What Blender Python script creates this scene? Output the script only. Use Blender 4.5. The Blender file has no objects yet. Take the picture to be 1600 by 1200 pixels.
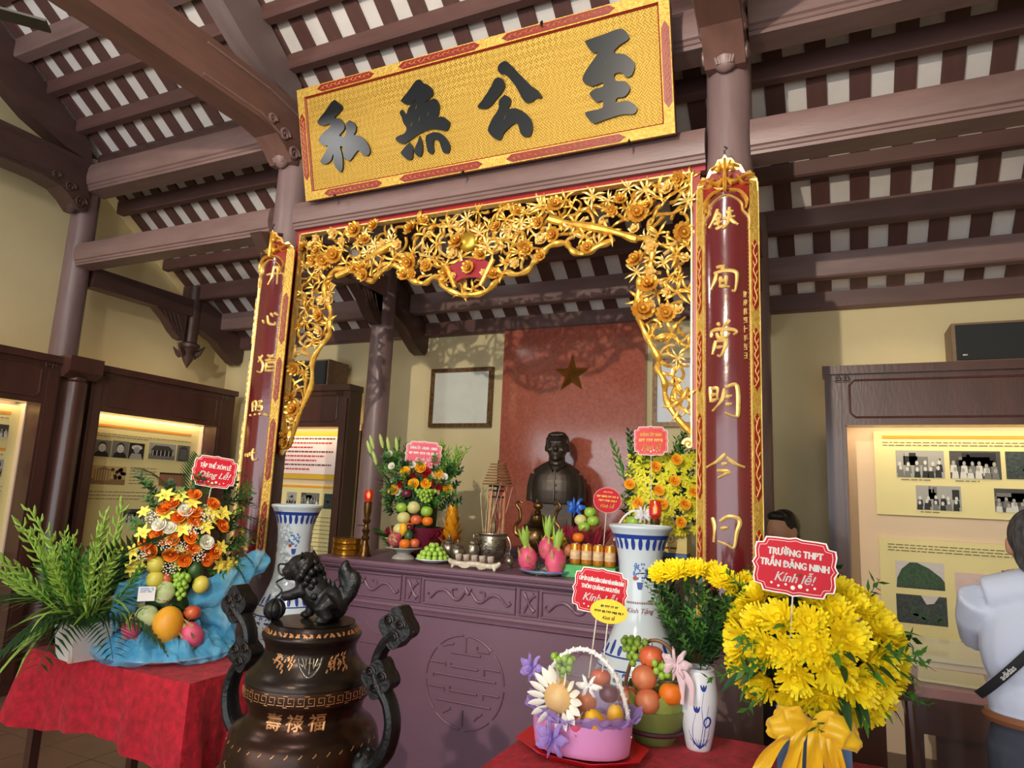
import bpy, bmesh, math, random
from mathutils import Vector, Matrix, Euler
from mathutils.geometry import tessellate_polygon
PI = math.pi
sc = bpy.context.scene
COL = sc.collection
RND = random.Random(11)

# ------------------------------------------------------------------ camera, sky, lamps, exposure
def make_camera():
    yaw, pit, rol = math.radians(25.43), math.radians(9.34), math.radians(2.545)
    fw = Vector((-math.sin(yaw)*math.cos(pit), math.cos(yaw)*math.cos(pit), math.sin(pit)))
    r = Vector((math.cos(yaw), math.sin(yaw), 0)); u = r.cross(fw)
    r, u = r*math.cos(rol)+u*math.sin(rol), u*math.cos(rol)-r*math.sin(rol)
    cam = bpy.data.cameras.new('camera'); cam.sensor_fit = 'HORIZONTAL'; cam.sensor_width = 36
    cam.lens = 36*1058/1600; cam.clip_start = .05; cam.clip_end = 200
    o = bpy.data.objects.new('camera', cam); COL.objects.link(o)
    m = Matrix((r, u, -fw)).transposed().to_4x4(); m.translation = (0, 0, 1.6)
    o.matrix_world = m; sc.camera = o
make_camera()
w = bpy.data.worlds.new('daylight'); sc.world = w; w.use_nodes = True
w.node_tree.nodes['Background'].inputs[0].default_value = (.93, .97, 1, 1)
w.node_tree.nodes['Background'].inputs[1].default_value = 3.0
def lamp(name, kind, loc, energy, color, size=.1, rot=(0, 0, 0), **kw):
    d = bpy.data.lights.new(name, kind); d.energy = energy; d.color = color
    if kind in ('POINT', 'SPOT'): d.shadow_soft_size = size
    for k, v in kw.items(): setattr(d, k, v)
    o = bpy.data.objects.new(name, d); o.location = loc; o.rotation_euler = rot; COL.objects.link(o); return o
lamp('hall_floodlight', 'SPOT', (-1.2, -1.6, 3.55), 600, (1, .88, .70), .035, (math.radians(86), 0, math.radians(8)), spot_size=math.radians(75), spot_blend=.6)
lamp('ceiling_lamp_front', 'POINT', (-1.0, .2, 4.3), 62, (1, .97, .93), .12)  # added unseen fill, brightens the roof underside and front of the hall
lamp('ceiling_lamp_side', 'POINT', (-4.4, 1.0, 4.0), 45, (1, .97, .95), .12)  # second added fill without a fitting, lifts the side bay
vs = sc.view_settings
vs.view_transform = 'Standard'; vs.look = 'None'; vs.gamma = 1; vs.use_curve_mapping = False; vs.exposure = .27

# ------------------------------------------------------------------ materials
def lin(c):
    return tuple((x/255/12.92 if x/255 <= .04045 else ((x/255+.055)/1.055)**2.4) for x in c)
MATS = {}
def M(name, rgb, rough=.5, metal=0., var=0., vs=8., bump=0., bs=60., coat=0., alpha=1., emit=0., grain=None, trans=0., rgb2=None, sheen=0., spec=.5, sss=0.):
    if name in MATS: return MATS[name]
    m = bpy.data.materials.new(name); m.use_nodes = True; MATS[name] = m
    nt = m.node_tree; N = nt.nodes; L = nt.links; b = N['Principled BSDF']
    c = lin(rgb); b.inputs['Base Color'].default_value = (*c, 1)
    b.inputs['Roughness'].default_value = rough; b.inputs['Metallic'].default_value = metal
    b.inputs['Coat Weight'].default_value = coat; b.inputs['Coat Roughness'].default_value = .08
    b.inputs['Alpha'].default_value = alpha; b.inputs['Transmission Weight'].default_value = trans
    b.inputs['Sheen Weight'].default_value = sheen; b.inputs['Specular IOR Level'].default_value = spec
    if sss: b.inputs['Subsurface Weight'].default_value = sss; b.inputs['Subsurface Radius'].default_value = (.01, .006, .004)
    if emit:
        b.inputs['Emission Color'].default_value = (*c, 1); b.inputs['Emission Strength'].default_value = emit
    if var or bump or rgb2:
        tc = N.new('ShaderNodeTexCoord'); mp = N.new('ShaderNodeMapping'); L.new(tc.outputs['Object'], mp.inputs[0])
        if grain: mp.inputs['Scale'].default_value = grain
    if var or rgb2:
        nz = N.new('ShaderNodeTexNoise'); nz.inputs['Scale'].default_value = vs; nz.inputs['Detail'].default_value = 5
        L.new(mp.outputs[0], nz.inputs['Vector'])
        mx = N.new('ShaderNodeMix'); mx.data_type = 'RGBA'
        c2 = lin(rgb2) if rgb2 else tuple(min(1, x*(1+var)) for x in c); c1 = c if rgb2 else tuple(x*(1-var) for x in c)
        mx.inputs[6].default_value = (*c1, 1); mx.inputs[7].default_value = (*c2, 1)
        rp = N.new('ShaderNodeMapRange'); rp.inputs[1].default_value = .3; rp.inputs[2].default_value = .7
        L.new(nz.outputs[0], rp.inputs[0]); L.new(rp.outputs[0], mx.inputs[0]); L.new(mx.outputs[2], b.inputs['Base Color'])
    if bump:
        n2 = N.new('ShaderNodeTexNoise'); n2.inputs['Scale'].default_value = bs; n2.inputs['Detail'].default_value = 3
        L.new(mp.outputs[0], n2.inputs['Vector'])
        bp = N.new('ShaderNodeBump'); bp.inputs['Strength'].default_value = bump; bp.inputs['Distance'].default_value = .02
        L.new(n2.outputs[0], bp.inputs['Height']); L.new(bp.outputs[0], b.inputs['Normal'])
    return m
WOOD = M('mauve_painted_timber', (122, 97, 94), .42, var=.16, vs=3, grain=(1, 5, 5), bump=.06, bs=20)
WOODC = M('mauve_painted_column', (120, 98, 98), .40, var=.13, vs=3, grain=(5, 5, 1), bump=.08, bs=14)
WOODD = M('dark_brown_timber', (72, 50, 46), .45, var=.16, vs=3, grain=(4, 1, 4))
RAFT = M('brown_rafter', (86, 57, 53), .55, var=.15, vs=4, grain=(6, 1, 1))
WHITE = M('whitewashed_roof_board', (214, 208, 204), .8, var=.05, vs=7)
WALL = M('cream_plaster', (214, 199, 156), .85, rgb2=(200, 186, 146), vs=1.4, bump=.05, bs=60)
CASE = M('dark_display_wood', (78, 47, 40), .32, var=.25, vs=2.5, grain=(2, 2, .5), coat=.2, bump=.05, bs=30)
CASEIN = M('pale_case_lining', (232, 208, 178), .7)
LAC = M('maroon_lacquer', (96, 22, 28), .17, var=.12, vs=5, coat=.6, bump=.10, bs=9)
RED = M('bright_red_board', (158, 26, 34), .4, var=.08)
REDD = M('deep_red_ground', (136, 24, 22), .45, var=.15, vs=30)
GOLD = M('gilded_carving', (250, 206, 96), .30, .55, rgb2=(212, 152, 54), vs=24, bump=.12, bs=70)
GOLDP = M('pale_gold_leaf', (252, 224, 146), .34, .45, rgb2=(228, 184, 92), vs=30)
BLACK = M('black_lacquer', (12, 20, 25), .3, spec=.45)
ALTAR = M('plum_painted_altar', (112, 82, 100), .42, var=.07, vs=3, bump=.03, bs=40)
BRONZE = M('dark_bronze', (58, 48, 42), .30, .75, rgb2=(40, 33, 32), vs=9, bump=.05, bs=40)
BRONZEB = M('brown_patina_bronze', (74, 46, 32), .28, .7, rgb2=(46, 32, 26), vs=7, bump=.04, bs=40)
INLAY = M('copper_inlay', (196, 140, 92), .35, .6)
BLKBR = M('blackened_bronze', (36, 36, 37), .38, .55, bump=.25, bs=50)
PORC = M('blue_tinted_porcelain', (205, 219, 229), .12, coat=.5)
PORW = M('white_porcelain', (236, 240, 246), .15, coat=.4)
COB = M('cobalt_paint', (38, 66, 150), .25)
COBL = M('pale_cobalt_paint', (84, 124, 196), .25)
STEEL = M('aged_silver', (176, 168, 152), .3, .8, rgb2=(120, 108, 92), vs=30, bump=.15, bs=60)
BRASS = M('polished_brass', (226, 172, 62), .2, .9)
BRASSD = M('dark_brass', (126, 92, 46), .33, .8, rgb2=(70, 48, 28), vs=30)
CLOTH = M('red_velvet_cloth', (204, 16, 44), .85, rgb2=(146, 4, 24), vs=26, bump=.5, bs=30, sheen=.08)
LEAF = M('fresh_green_leaf', (70, 128, 44), .5, var=.25, vs=9)
LEAFD = M('dark_green_leaf', (34, 72, 34), .5, var=.25, vs=9)
LEAFY = M('yellow_green_stem', (150, 186, 76), .5, var=.18, vs=9)
YEL = M('chrysanthemum_yellow', (255, 238, 36), .6, rgb2=(255, 224, 8), vs=20)
YELL = M('pale_yellow_petal', (248, 230, 96), .6, var=.08)
ORA = M('orange_petal', (238, 106, 24), .55, rgb2=(244, 158, 44), vs=26)
YORA = M('golden_petal', (255, 184, 26), .55, rgb2=(255, 214, 50), vs=20)
REDP = M('crimson_petal', (176, 16, 34), .55, var=.15)
WPET = M('white_petal', (244, 242, 228), .6)
PINK = M('dragonfruit_skin', (206, 64, 112), .5, rgb2=(226, 104, 130), vs=14, bump=.2, bs=24)
GREENF = M('green_fruit_skin', (136, 176, 52), .32, rgb2=(158, 196, 78), vs=14)
YELF = M('yellow_fruit_skin', (244, 190, 44), .4, rgb2=(236, 170, 30), vs=8)
ORAF = M('orange_fruit_skin', (240, 136, 32), .42, rgb2=(228, 112, 24), vs=12, bump=.1, bs=120)
REDF = M('red_apple_skin', (196, 58, 50), .3, rgb2=(222, 118, 70), vs=7)
DGF = M('dark_green_skin', (50, 84, 40), .4, var=.2)
CREAMF = M('cream_melon_skin', (226, 214, 150), .45, rgb2=(206, 206, 132), vs=9)
WHT = M('white_paint', (245, 243, 240), .5)
SIGNR = M('sign_red_print', (196, 14, 40), .5, spec=.3)
BLUET = M('blue_tulle', (64, 182, 240), .7, alpha=.44, rgb2=(136, 218, 255), vs=22)
LILACT = M('lilac_tulle', (164, 136, 222), .7, alpha=.66, rgb2=(190, 166, 236), vs=14)
REDT = M('wine_tulle', (150, 24, 52), .7, alpha=.75)
GLASS = M('clear_glass', (235, 245, 245), .03, alpha=.13, spec=.8)
DARK = M('near_black', (22, 20, 22), .5)
PAPER = M('cream_printed_board', (236, 224, 160), .6, var=.03, vs=2)
ORBAR = M('orange_print', (238, 160, 50), .6)
INK = M('grey_print', (128, 118, 92), .7)

# ------------------------------------------------------------------ mesh helpers
def cat(pts, n=6):
    """Catmull-Rom through pts (any dimension)."""
    if len(pts) < 3: n = max(n, 2)
    P = [tuple(p) for p in pts]
    P = [tuple(2*a-b for a, b in zip(P[0], P[1]))]+P+[tuple(2*a-b for a, b in zip(P[-1], P[-2]))]
    out = []
    for i in range(1, len(P)-2):
        for k in range(n):
            t = k/n
            out.append(tuple(.5*(2*b+(c-a)*t+(2*a-5*b+4*c-d)*t*t+(3*b-a-3*c+d)*t**3) for a, b, c, d in zip(P[i-1], P[i], P[i+1], P[i+2])))
    out.append(P[-2]); return out
class MB:
    def __init__(s): s.v = []; s.f = []; s.m = []; s.cur = 0
    def add(s, vs, fs):
        o = len(s.v); s.v += [tuple(v) for v in vs]; s.f += [tuple(i+o for i in f) for f in fs]; s.m += [s.cur]*len(fs); return s
    def box(s, c, d, rz=0, rx=0, ry=0):
        a, b, e = d[0]/2, d[1]/2, d[2]/2
        vs = [Vector((x, y, z)) for x in (-a, a) for y in (-b, b) for z in (-e, e)]
        if rz or rx or ry:
            R = Euler((rx, ry, rz)).to_matrix(); vs = [R@v for v in vs]
        vs = [v+Vector(c) for v in vs]
        return s.add(vs, [(0, 1, 3, 2), (4, 6, 7, 5), (0, 4, 5, 1), (2, 3, 7, 6), (0, 2, 6, 4), (1, 5, 7, 3)])
    def b2(s, x0, x1, y0, y1, z0, z1): return s.box(((x0+x1)/2, (y0+y1)/2, (z0+z1)/2), (abs(x1-x0), abs(y1-y0), abs(z1-z0)))
    def tube(s, pts, r, n=8, caps=True, flat=1.0):
        pts = [Vector(p) for p in pts]; k = len(pts)
        rs = [r]*k if isinstance(r, (int, float)) else list(r)
        if len(rs) != k: rs = [rs[min(int(i*(len(rs)-1)/(k-1)), len(rs)-2)]*(1-((i*(len(rs)-1)/(k-1)) % 1)) + rs[min(int(i*(len(rs)-1)/(k-1))+1, len(rs)-1)]*((i*(len(rs)-1)/(k-1)) % 1) if i < k-1 else rs[-1] for i in range(k)]
        vs = []; up = None
        for i in range(k):
            t = (pts[min(i+1, k-1)]-pts[max(i-1, 0)])
            t = t.normalized() if t.length > 1e-9 else Vector((0, 0, 1))
            if up is None:
                up = Vector((0, 0, 1)) if abs(t.z) < .9 else Vector((0, 1, 0))
            a = t.cross(up)
            if a.length < 1e-6: a = t.orthogonal()
            a.normalize(); up = a.cross(t).normalized()
            for j in range(n):
                q = 2*PI*j/n; vs.append(pts[i]+a*math.cos(q)*rs[i]+up*math.sin(q)*rs[i]*flat)
        fs = [(i*n+j, i*n+(j+1) % n, (i+1)*n+(j+1) % n, (i+1)*n+j) for i in range(k-1) for j in range(n)]
        if caps: fs += [tuple(range(n-1, -1, -1)), tuple(range((k-1)*n, k*n))]
        return s.add(vs, fs)
    def lathe(s, prof, n=24, c=(0, 0, 0), caps=True):
        vs = [(c[0]+r*math.cos(2*PI*j/n), c[1]+r*math.sin(2*PI*j/n), c[2]+z) for r, z in prof for j in range(n)]
        k = len(prof)
        fs = [(i*n+j, i*n+(j+1) % n, (i+1)*n+(j+1) % n, (i+1)*n+j) for i in range(k-1) for j in range(n)]
        if caps: fs += [tuple(range(n-1, -1, -1)), tuple(range((k-1)*n, k*n))]
        return s.add(vs, fs)
    def ell(s, c, r, n=12, m=8, rot=None, fn=None):
        if isinstance(r, (int, float)): r = (r, r, r)
        vs = []
        for i in range(m+1):
            th = PI*i/m
            for j in range(n):
                ph = 2*PI*j/n
                p = Vector((math.sin(th)*math.cos(ph), math.sin(th)*math.sin(ph), math.cos(th)))
                if fn: p = p*fn(p)
                p = Vector((p.x*r[0], p.y*r[1], p.z*r[2]))
                if rot is not None: p = rot@p
                vs.append(p+Vector(c))
        fs = [(i*n+j, (i+1)*n+j, (i+1)*n+(j+1) % n, i*n+(j+1) % n) for i in range(m) for j in range(n)]
        return s.add(vs, fs)
    def grid(s, rows):
        k = len(rows[0]); vs = [p for r in rows for p in r]
        return s.add(vs, [(i*k+j, i*k+j+1, (i+1)*k+j+1, (i+1)*k+j) for i in range(len(rows)-1) for j in range(k-1)])
    def poly(s, pts, fn, h, bot=0.):
        """Extruded flat polygon: fn(u,v,height)->3D."""
        n = len(pts); vs = [fn(p[0], p[1], h) for p in pts]+[fn(p[0], p[1], bot) for p in pts]
        tri = tessellate_polygon([[Vector((p[0], p[1], 0)) for p in pts]])
        fs = [tuple(t) for t in tri]+[(i, (i+1) % n, n+(i+1) % n, n+i) for i in range(n)]
        return s.add(vs, fs)
    def brush(s, pts, wd, fn, h, n=5, taper=True):
        """Raised brush stroke on a surface."""
        q = cat(pts, n) if n > 1 else [tuple(p) for p in pts]; k = len(q); rows = []
        for i in range(k):
            a = q[max(i-1, 0)]; b = q[min(i+1, k-1)]; dx, dy = b[0]-a[0], b[1]-a[1]; l = math.hypot(dx, dy) or 1
            t = i/(k-1); wv = wd(t) if callable(wd) else wd*((.55+.45*math.sin(PI*min(1, t*1.15+.12))) if taper else 1)
            nx, ny = -dy/l*wv/2, dx/l*wv/2; x, y = q[i][:2]
            rows.append([fn(x+nx, y+ny, 0), fn(x+nx*.75, y+ny*.75, h*.75), fn(x, y, h), fn(x-nx*.75, y-ny*.75, h*.75), fn(x-nx, y-ny, 0)])
        s.grid(rows)
        o = len(s.v)-k*5
        s.f += [(o+4, o+3, o+2, o+1, o), tuple(o+(k-1)*5+j for j in range(5))]; s.m += [s.cur]*2
        return s
    def extr(s, prof, x0, x1, axis='x'):
        """Profile [(y,z)] swept along x (or profile [(x,z)] along y)."""
        n = len(prof)
        mk = (lambda a, p: (a, p[0], p[1])) if axis == 'x' else (lambda a, p: (p[0], a, p[1]))
        vs = [mk(x0, p) for p in prof]+[mk(x1, p) for p in prof]
        fs = [(i, (i+1) % n, n+(i+1) % n, n+i) for i in range(n)]
        tri = tessellate_polygon([[Vector((p[0], p[1], 0)) for p in prof]])
        fs += [tuple(t) for t in tri]+[tuple(n+i for i in t[::-1]) for t in tri]
        return s.add(vs, fs)
    def mesh(s, name, mats, smooth=35):
        me = bpy.data.meshes.new(name); me.from_pydata(s.v, [], s.f)
        for m in (mats if isinstance(mats, (list, tuple)) else [mats]): me.materials.append(m)
        if any(s.m): me.polygons.foreach_set('material_index', s.m)
        me.validate(); bm = bmesh.new(); bm.from_mesh(me); bmesh.ops.recalc_face_normals(bm, faces=bm.faces); bm.to_mesh(me); bm.free()
        if smooth:
            me.polygons.foreach_set('use_smooth', [True]*len(me.polygons)); me.set_sharp_from_angle(angle=math.radians(smooth))
        me.update(); return me
    def obj(s, name, mats, parent=None, loc=None, rot=None, smooth=35):
        return put(s.mesh(name, mats, smooth), name, parent, loc, rot)
def put(me, name, parent=None, loc=None, rot=None, scale=None):
    o = bpy.data.objects.new(name, me); COL.objects.link(o)
    if parent: o.parent = parent
    if loc is not None: o.location = loc
    if rot is not None:
        o.rotation_euler = rot if not isinstance(rot, Matrix) else rot.to_euler()
    if scale is not None: o.scale = (scale,)*3 if isinstance(scale, (int, float)) else scale
    return o
def tag(o, label, cat_, group=None):
    o['label'] = label; o['category'] = cat_
    if group: o['group'] = group
    return o
def thing(name, label, cat_, loc=(0, 0, 0), rz=0., group=None):
    o = bpy.data.objects.new(name, None); o.empty_display_size = .05; COL.objects.link(o)
    o.location = loc; o.rotation_euler = (0, 0, rz); return tag(o, label, cat_, group)
def struct(o): o['kind'] = 'structure'; return o
def aim(d, roll=0.):
    """rotation taking +Z to direction d"""
    q = Vector(d).normalized().to_track_quat('Z', 'Y').to_matrix()
    return q@Matrix.Rotation(roll, 3, 'Z')
def bake(o, mods):
    for kind, kw in mods:
        m = o.modifiers.new(kind.lower(), kind)
        for k, v in kw.items(): setattr(m, k, v)
    dg = bpy.context.evaluated_depsgraph_get(); dg.update()
    me = bpy.data.meshes.new_from_object(o.evaluated_get(dg)); old = o.data
    o.modifiers.clear(); o.data = me; me.name = old.name
    me.polygons.foreach_set('use_smooth', [True]*len(me.polygons))
    return o
def blob(mb, name, mat, parent, voxel, smooth=4, loc=None, rot=None):
    o = mb.obj(name, mat, parent, loc, rot)
    bake(o, [('REMESH', dict(mode='VOXEL', voxel_size=voxel)), ('SMOOTH', dict(factor=.5, iterations=smooth))])
    if not o.data.materials: o.data.materials.append(mat)
    return o
def text_width(s_, size, shear):
    c = bpy.data.curves.new('w', 'FONT'); c.body = s_; c.size = size; c.shear = shear; t = bpy.data.objects.new('w', c); COL.objects.link(t)
    dg = bpy.context.evaluated_depsgraph_get(); dg.update(); me = bpy.data.meshes.new_from_object(t.evaluated_get(dg)); bpy.data.objects.remove(t)
    return max((v.co.x for v in me.vertices), default=0.)
def text(body, size, name, mat, parent, loc, rot, bold=.0, shear=0., depth=.001, align='CENTER', sx=1.):
    bars = []                       # the crossed D is a D with its own bar
    if 'Đ' in body:
        full = body.replace('Đ', 'D'); wf = text_width(full, size, shear); wd_ = text_width('D', size, shear)
        for i_, ch_ in enumerate(body):
            if ch_ == 'Đ': bars.append(text_width(full[:i_]+'D', size, shear)-wd_-wf/2)
        body = full
    c = bpy.data.curves.new(name, 'FONT'); c.body = body; c.size = size; c.align_x = align; c.align_y = 'CENTER'
    c.shear = shear; c.extrude = depth; c.resolution_u = 2
    t = bpy.data.objects.new(name, c); COL.objects.link(t)
    dg = bpy.context.evaluated_depsgraph_get(); dg.update()
    me = bpy.data.meshes.new_from_object(t.evaluated_get(dg)); bpy.data.objects.remove(t)
    if bars:
        vv = [tuple(v.co) for v in me.vertices]; ff = [tuple(p.vertices) for p in me.polygons]; zt = max(v[2] for v in vv)
        ym = (min(v[1] for v in vv)+size*.42) if size else 0
        for b0 in bars:
            o_ = len(vv); vv += [(b0+size*a, ym+size*b, zt) for a, b in ((-.05, -.045), (.36, -.045), (.36, .045), (-.05, .045))]; ff.append((o_, o_+1, o_+2, o_+3))
        me = bpy.data.meshes.new(name); me.from_pydata(vv, [], ff)
    if bold:    # heavier letters: the outlines repeated a hair to each side
        vv = [v.co.copy() for v in me.vertices]; ff = [tuple(p.vertices) for p in me.polygons]; V2, F2 = [], []
        for dx, dy in ((-bold, 0), (bold, 0), (0, bold*.6), (0, -bold*.6)):
            o_ = len(V2); V2 += [(v.x+dx/max(sx, .3), v.y+dy, v.z) for v in vv]; F2 += [tuple(i+o_ for i in f) for f in ff]
        me = bpy.data.meshes.new(name); me.from_pydata(V2, [], F2)
    me.materials.clear(); me.materials.append(mat)
    return put(me, name, parent, loc, rot, (sx, 1, 1))
# ------------------------------------------------------------------ the hall: floor, walls, roof
XL, XR, YB = -5.9, 2.15, 5.2          # left wall, right wall, back wall
zr = lambda y: 3.17+.72*(5.1-y)       # underside of the back roof slope
CX = -1.915                           # middle axis of the hall
floor = struct(MB().b2(XL, XR, -4, YB, -.12, -.02).obj('floor', M('floor_screed', (96, 76, 60), .7)))
tm = MB().b2(-.197, .197, -.197, .197, -.02, 0).mesh('tile', M('brown_floor_tile', (138, 108, 88), .3, rgb2=(120, 92, 74), vs=4), 0)
for i in range(20):
    for j in range(13):
        x, y = XL+.2+i*.4, .2+j*.4
        if y < YB-.15: put(tm, 'tile', floor, (x, y, 0))
gab = [(-3.4, 0), (YB+.2, 0), (YB+.2, zr(YB+.2)+.06), (.9, zr(.9)+.06), (-3.4, 3.1)]
struct(MB().poly(gab, lambda u, v, h: (XL-h, u, v), .2).obj('wall_left', WALL))
struct(MB().poly(gab, lambda u, v, h: (XR+h, u, v), .2).obj('wall_right', WALL))
struct(MB().b2(XL, XR, YB, YB+.2, 0, 3.14).obj('wall_back', WALL))
ceil = struct(bpy.data.objects.new('ceiling', None)); COL.objects.link(ceil)
MB().extr([(YB+.25, zr(YB+.25)), (.9, zr(.9)), (-3.6, zr(.9)-.72*4.5), (-3.6, zr(.9)-.72*4.5+.08), (.9, zr(.9)+.08), (YB+.25, zr(YB+.25)+.08)], XL, XR).obj('roof_boarding', WHITE, ceil)
rm = MB().extr([(YB+.2, zr(YB+.2)-.022), (.95, zr(.95)-.022), (.95, zr(.95)-.001), (YB+.2, zr(YB+.2)-.001)], -.0535, .0535).mesh('rafter', RAFT, 0)
for k in range(-27, 9): put(rm, 'rafter', ceil, (.2085+.2235*k, 0, 0))
for yf, h, d in ((5.13, .125, .09), (4.86, .17, .10), (4.555, .15, .10), (4.29, .10, .08), (4.03, .11, .085), (3.76, .115, .085), (3.155, .105, .085), (2.89, .105, .085), (2.62, .15, .11), (2.35, .105, .085), (2.08, .105, .085), (1.8, .105, .085), (1.5, .105, .085), (1.2, .105, .085)):
    z = zr(yf)-.02
    MB().extr([(yf, z), (yf, z-h+.012), (yf+.012, z-h), (yf+d-.012, z-h), (yf+d, z-h+.012), (yf+d, z-.72*d)], XL, XR).obj('purlin', WOOD if yf in (4.86, 2.62) else M('purlin_brown', (94, 66, 62), .48, var=.14, vs=3, grain=(1, 5, 5)), ceil)
def moulded(y, z0, z1, x0, x1, d=.1, name='tie_beam', mat=WOOD):
    h = z1-z0
    half = [(.70, 0), (.72, .08), (.80, .10), (.80, .18), (.92, .21), (1, .45), (.97, .75), (.8, .93), (.55, 1)]
    pr = [(y-d*a, z0+h*b) for a, b in half]+[(y+d*a, z0+h*b) for a, b in half[::-1]]
    return MB().extr(pr, x0, x1).obj(name, mat, ceil)
for x0, x1 in ((-5.66, -3.51), (-3.29, -.54), (-.32, XR)):
    moulded(3.4, 3.33, 3.53, x0, x1)
    moulded(3.4, 3.98, 4.23, x0, x1, .115)
    moulded(3.44, 4.22, 4.36, x0, x1, .06, 'purlin', WOODD)
# frames across the depth of the hall, one at each line of columns
def side_beam(x, pts, wd, name, mat=WOOD): return MB().poly(pts, lambda u, v, h: (x+h, u, v), wd/2, -wd/2).obj(name, mat, ceil, smooth=20)
def volute(mb, x, c, r, turns=1.6, s=1, th=.012, wd=.16):
    pts = [(x, c[0]+s*r*(1-t*.8)*math.cos(t*turns*2*PI), c[1]+r*(1-t*.8)*math.sin(t*turns*2*PI)) for t in [i/26 for i in range(27)]]
    mb.tube(pts, [th*1.2, th*.6], 6)
for x in (-5.72, -3.4, -.43):
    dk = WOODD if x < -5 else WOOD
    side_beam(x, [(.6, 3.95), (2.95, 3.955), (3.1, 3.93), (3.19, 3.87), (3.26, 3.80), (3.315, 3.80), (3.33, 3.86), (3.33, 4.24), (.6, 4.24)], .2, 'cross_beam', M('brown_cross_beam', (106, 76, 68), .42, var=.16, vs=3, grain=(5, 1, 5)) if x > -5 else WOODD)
    mb = MB()
    for s in (-1, 1):
        for cc, rr in (((3.27, 3.86), .05), ((3.17, 3.95), .045), ((3.05, 4.0), .035)): volute(mb, x+s*.102, cc, rr)
        mb.tube([(x+s*.102, 2.5, 4.19), (x+s*.102, 3.0, 4.19), (x+s*.102, 3.3, 4.14)], .009, 6)
        mb.tube([(x+s*.102, 2.5, 3.985), (x+s*.102, 2.95, 3.99), (x+s*.102, 3.15, 3.93)], .009, 6)
    b = mb.obj('beam_carving', dk, ceil); b['kind'] = 'stuff'
    mb = MB(); mb.ell((x, 3.265, 3.90), (.08, .055, .13), 16, 10)
    for k in range(-3, 4): mb.tube([(x+k*.024, 3.245-.035*math.cos(k*.42), 4.02), (x+k*.023, 3.225-.012*math.cos(k*.42), 3.92), (x+k*.012, 3.235, 3.80)], [.012, .011, .006], 6)
    mb.obj('beam_nose', dk, ceil)
    arc = [(y, zr(y)-.06) for y in (.9, 1.6, 2.3, 2.9, 3.3)]
    low = [(3.33, 4.24), (3.1, 4.28), (2.8, 4.40), (2.5, 4.60), (2.2, 4.85), (1.6, 5.3), (.9, 5.75)]
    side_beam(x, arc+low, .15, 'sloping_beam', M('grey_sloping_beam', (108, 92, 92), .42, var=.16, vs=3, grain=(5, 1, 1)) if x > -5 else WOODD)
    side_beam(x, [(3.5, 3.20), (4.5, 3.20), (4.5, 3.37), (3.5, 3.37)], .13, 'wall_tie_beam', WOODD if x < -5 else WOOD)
    side_beam(x, [(4.6, 3.42), (5.0, 3.26), (5.16, 3.12), (5.2, 2.98), (5.19, 2.88), (5.14, 2.83), (5.06, 2.85), (4.95, 2.92), (4.82, 3.02), (4.66, 3.08), (4.6, 3.1)], .11, 'eave_bracket', WOODD)
    side_beam(x, [(4.12, 3.2), (4.46, 3.2), (4.46, 2.95), (4.40, 2.96), (4.32, 3.02), (4.24, 3.11)], .10, 'corbel', WOODD)
    mb = MB()
    for k in range(4): mb.tube(cat([(x+.052, 4.2+.05*k, 3.19), (x+.052, 4.27+.045*k, 3.09-.01*k), (x+.052, 4.36+.03*k, 3.0-.012*k)], 4), .008, 6)
    mb.obj('corbel_flutes', WOODD, ceil)['kind'] = 'stuff'
# columns
def column(x, y, r, z1, label):
    t = thing('timber_column', label, 'column', (x, y, 0))
    MB().lathe([(r*1.03, .16), (r*1.04, 1.2), (r, 2.6), (r*.93, z1)], 32).obj('shaft', WOODC, t)
    MB().lathe([(r*1.5, 0), (r*1.55, .05), (r*1.4, .11), (r*1.15, .16)], 32).obj('stone_base', M('grey_stone', (150, 146, 140), .7, var=.1), t)
column(-.43, 3.4, .118, 4.36, 'tall mauve column behind the couplet board that ends with the sun character')
column(-3.4, 3.4, .118, 4.36, 'tall mauve column behind the couplet board beside the palm and flower table')
column(-5.76, 3.4, .105, 4.30, 'mauve column standing against the side wall above the display cabinets')
column(-3.4, 4.56, .098, 3.5, 'inner mauve column between the framed certificate and the red text display')
column(-.43, 4.56, .098, 3.5, 'inner mauve column hidden in shade behind the nearer couplet board')
for yy in (3.4, 4.56):
    side_beam(-3.4 if yy > 4 else -3.4, [(yy-.30, 3.24), (yy-.10, 3.30), (yy-.1, 3.05), (yy-.16, 3.08), (yy-.22, 3.15)], .10, 'carved_bracket', WOODD)
p = thing('hanging_post', 'short dark post ending in a carved lotus pendant beside the side wall', 'pendant', (-5.72, 4.56, 0))
MB().lathe([(.065, 3.52), (.065, 2.95)], 20).obj('post', WOODD, p)
MB().lathe([(.07, 2.95), (.10, 2.93), (.10, 2.90), (.085, 2.885), (.09, 2.87), (.07, 2.85), (.06, 2.83), (.065, 2.81), (.04, 2.76), (.0, 2.69)], 12).obj('lotus_bud', WOODD, p)
pm = MB().poly([(.05, 2.83), (.10, 2.80), (.13, 2.83), (.17, 2.91), (.12, 2.875), (.095, 2.86), (.05, 2.87)], lambda u, v, h: (u, h, v), .012, -.012).mesh('leaf_scroll', WOODD)
for k in range(4): put(pm, 'leaf_scroll', p, (0, 0, 0), (0, 0, k*PI/2+.3))

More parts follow.
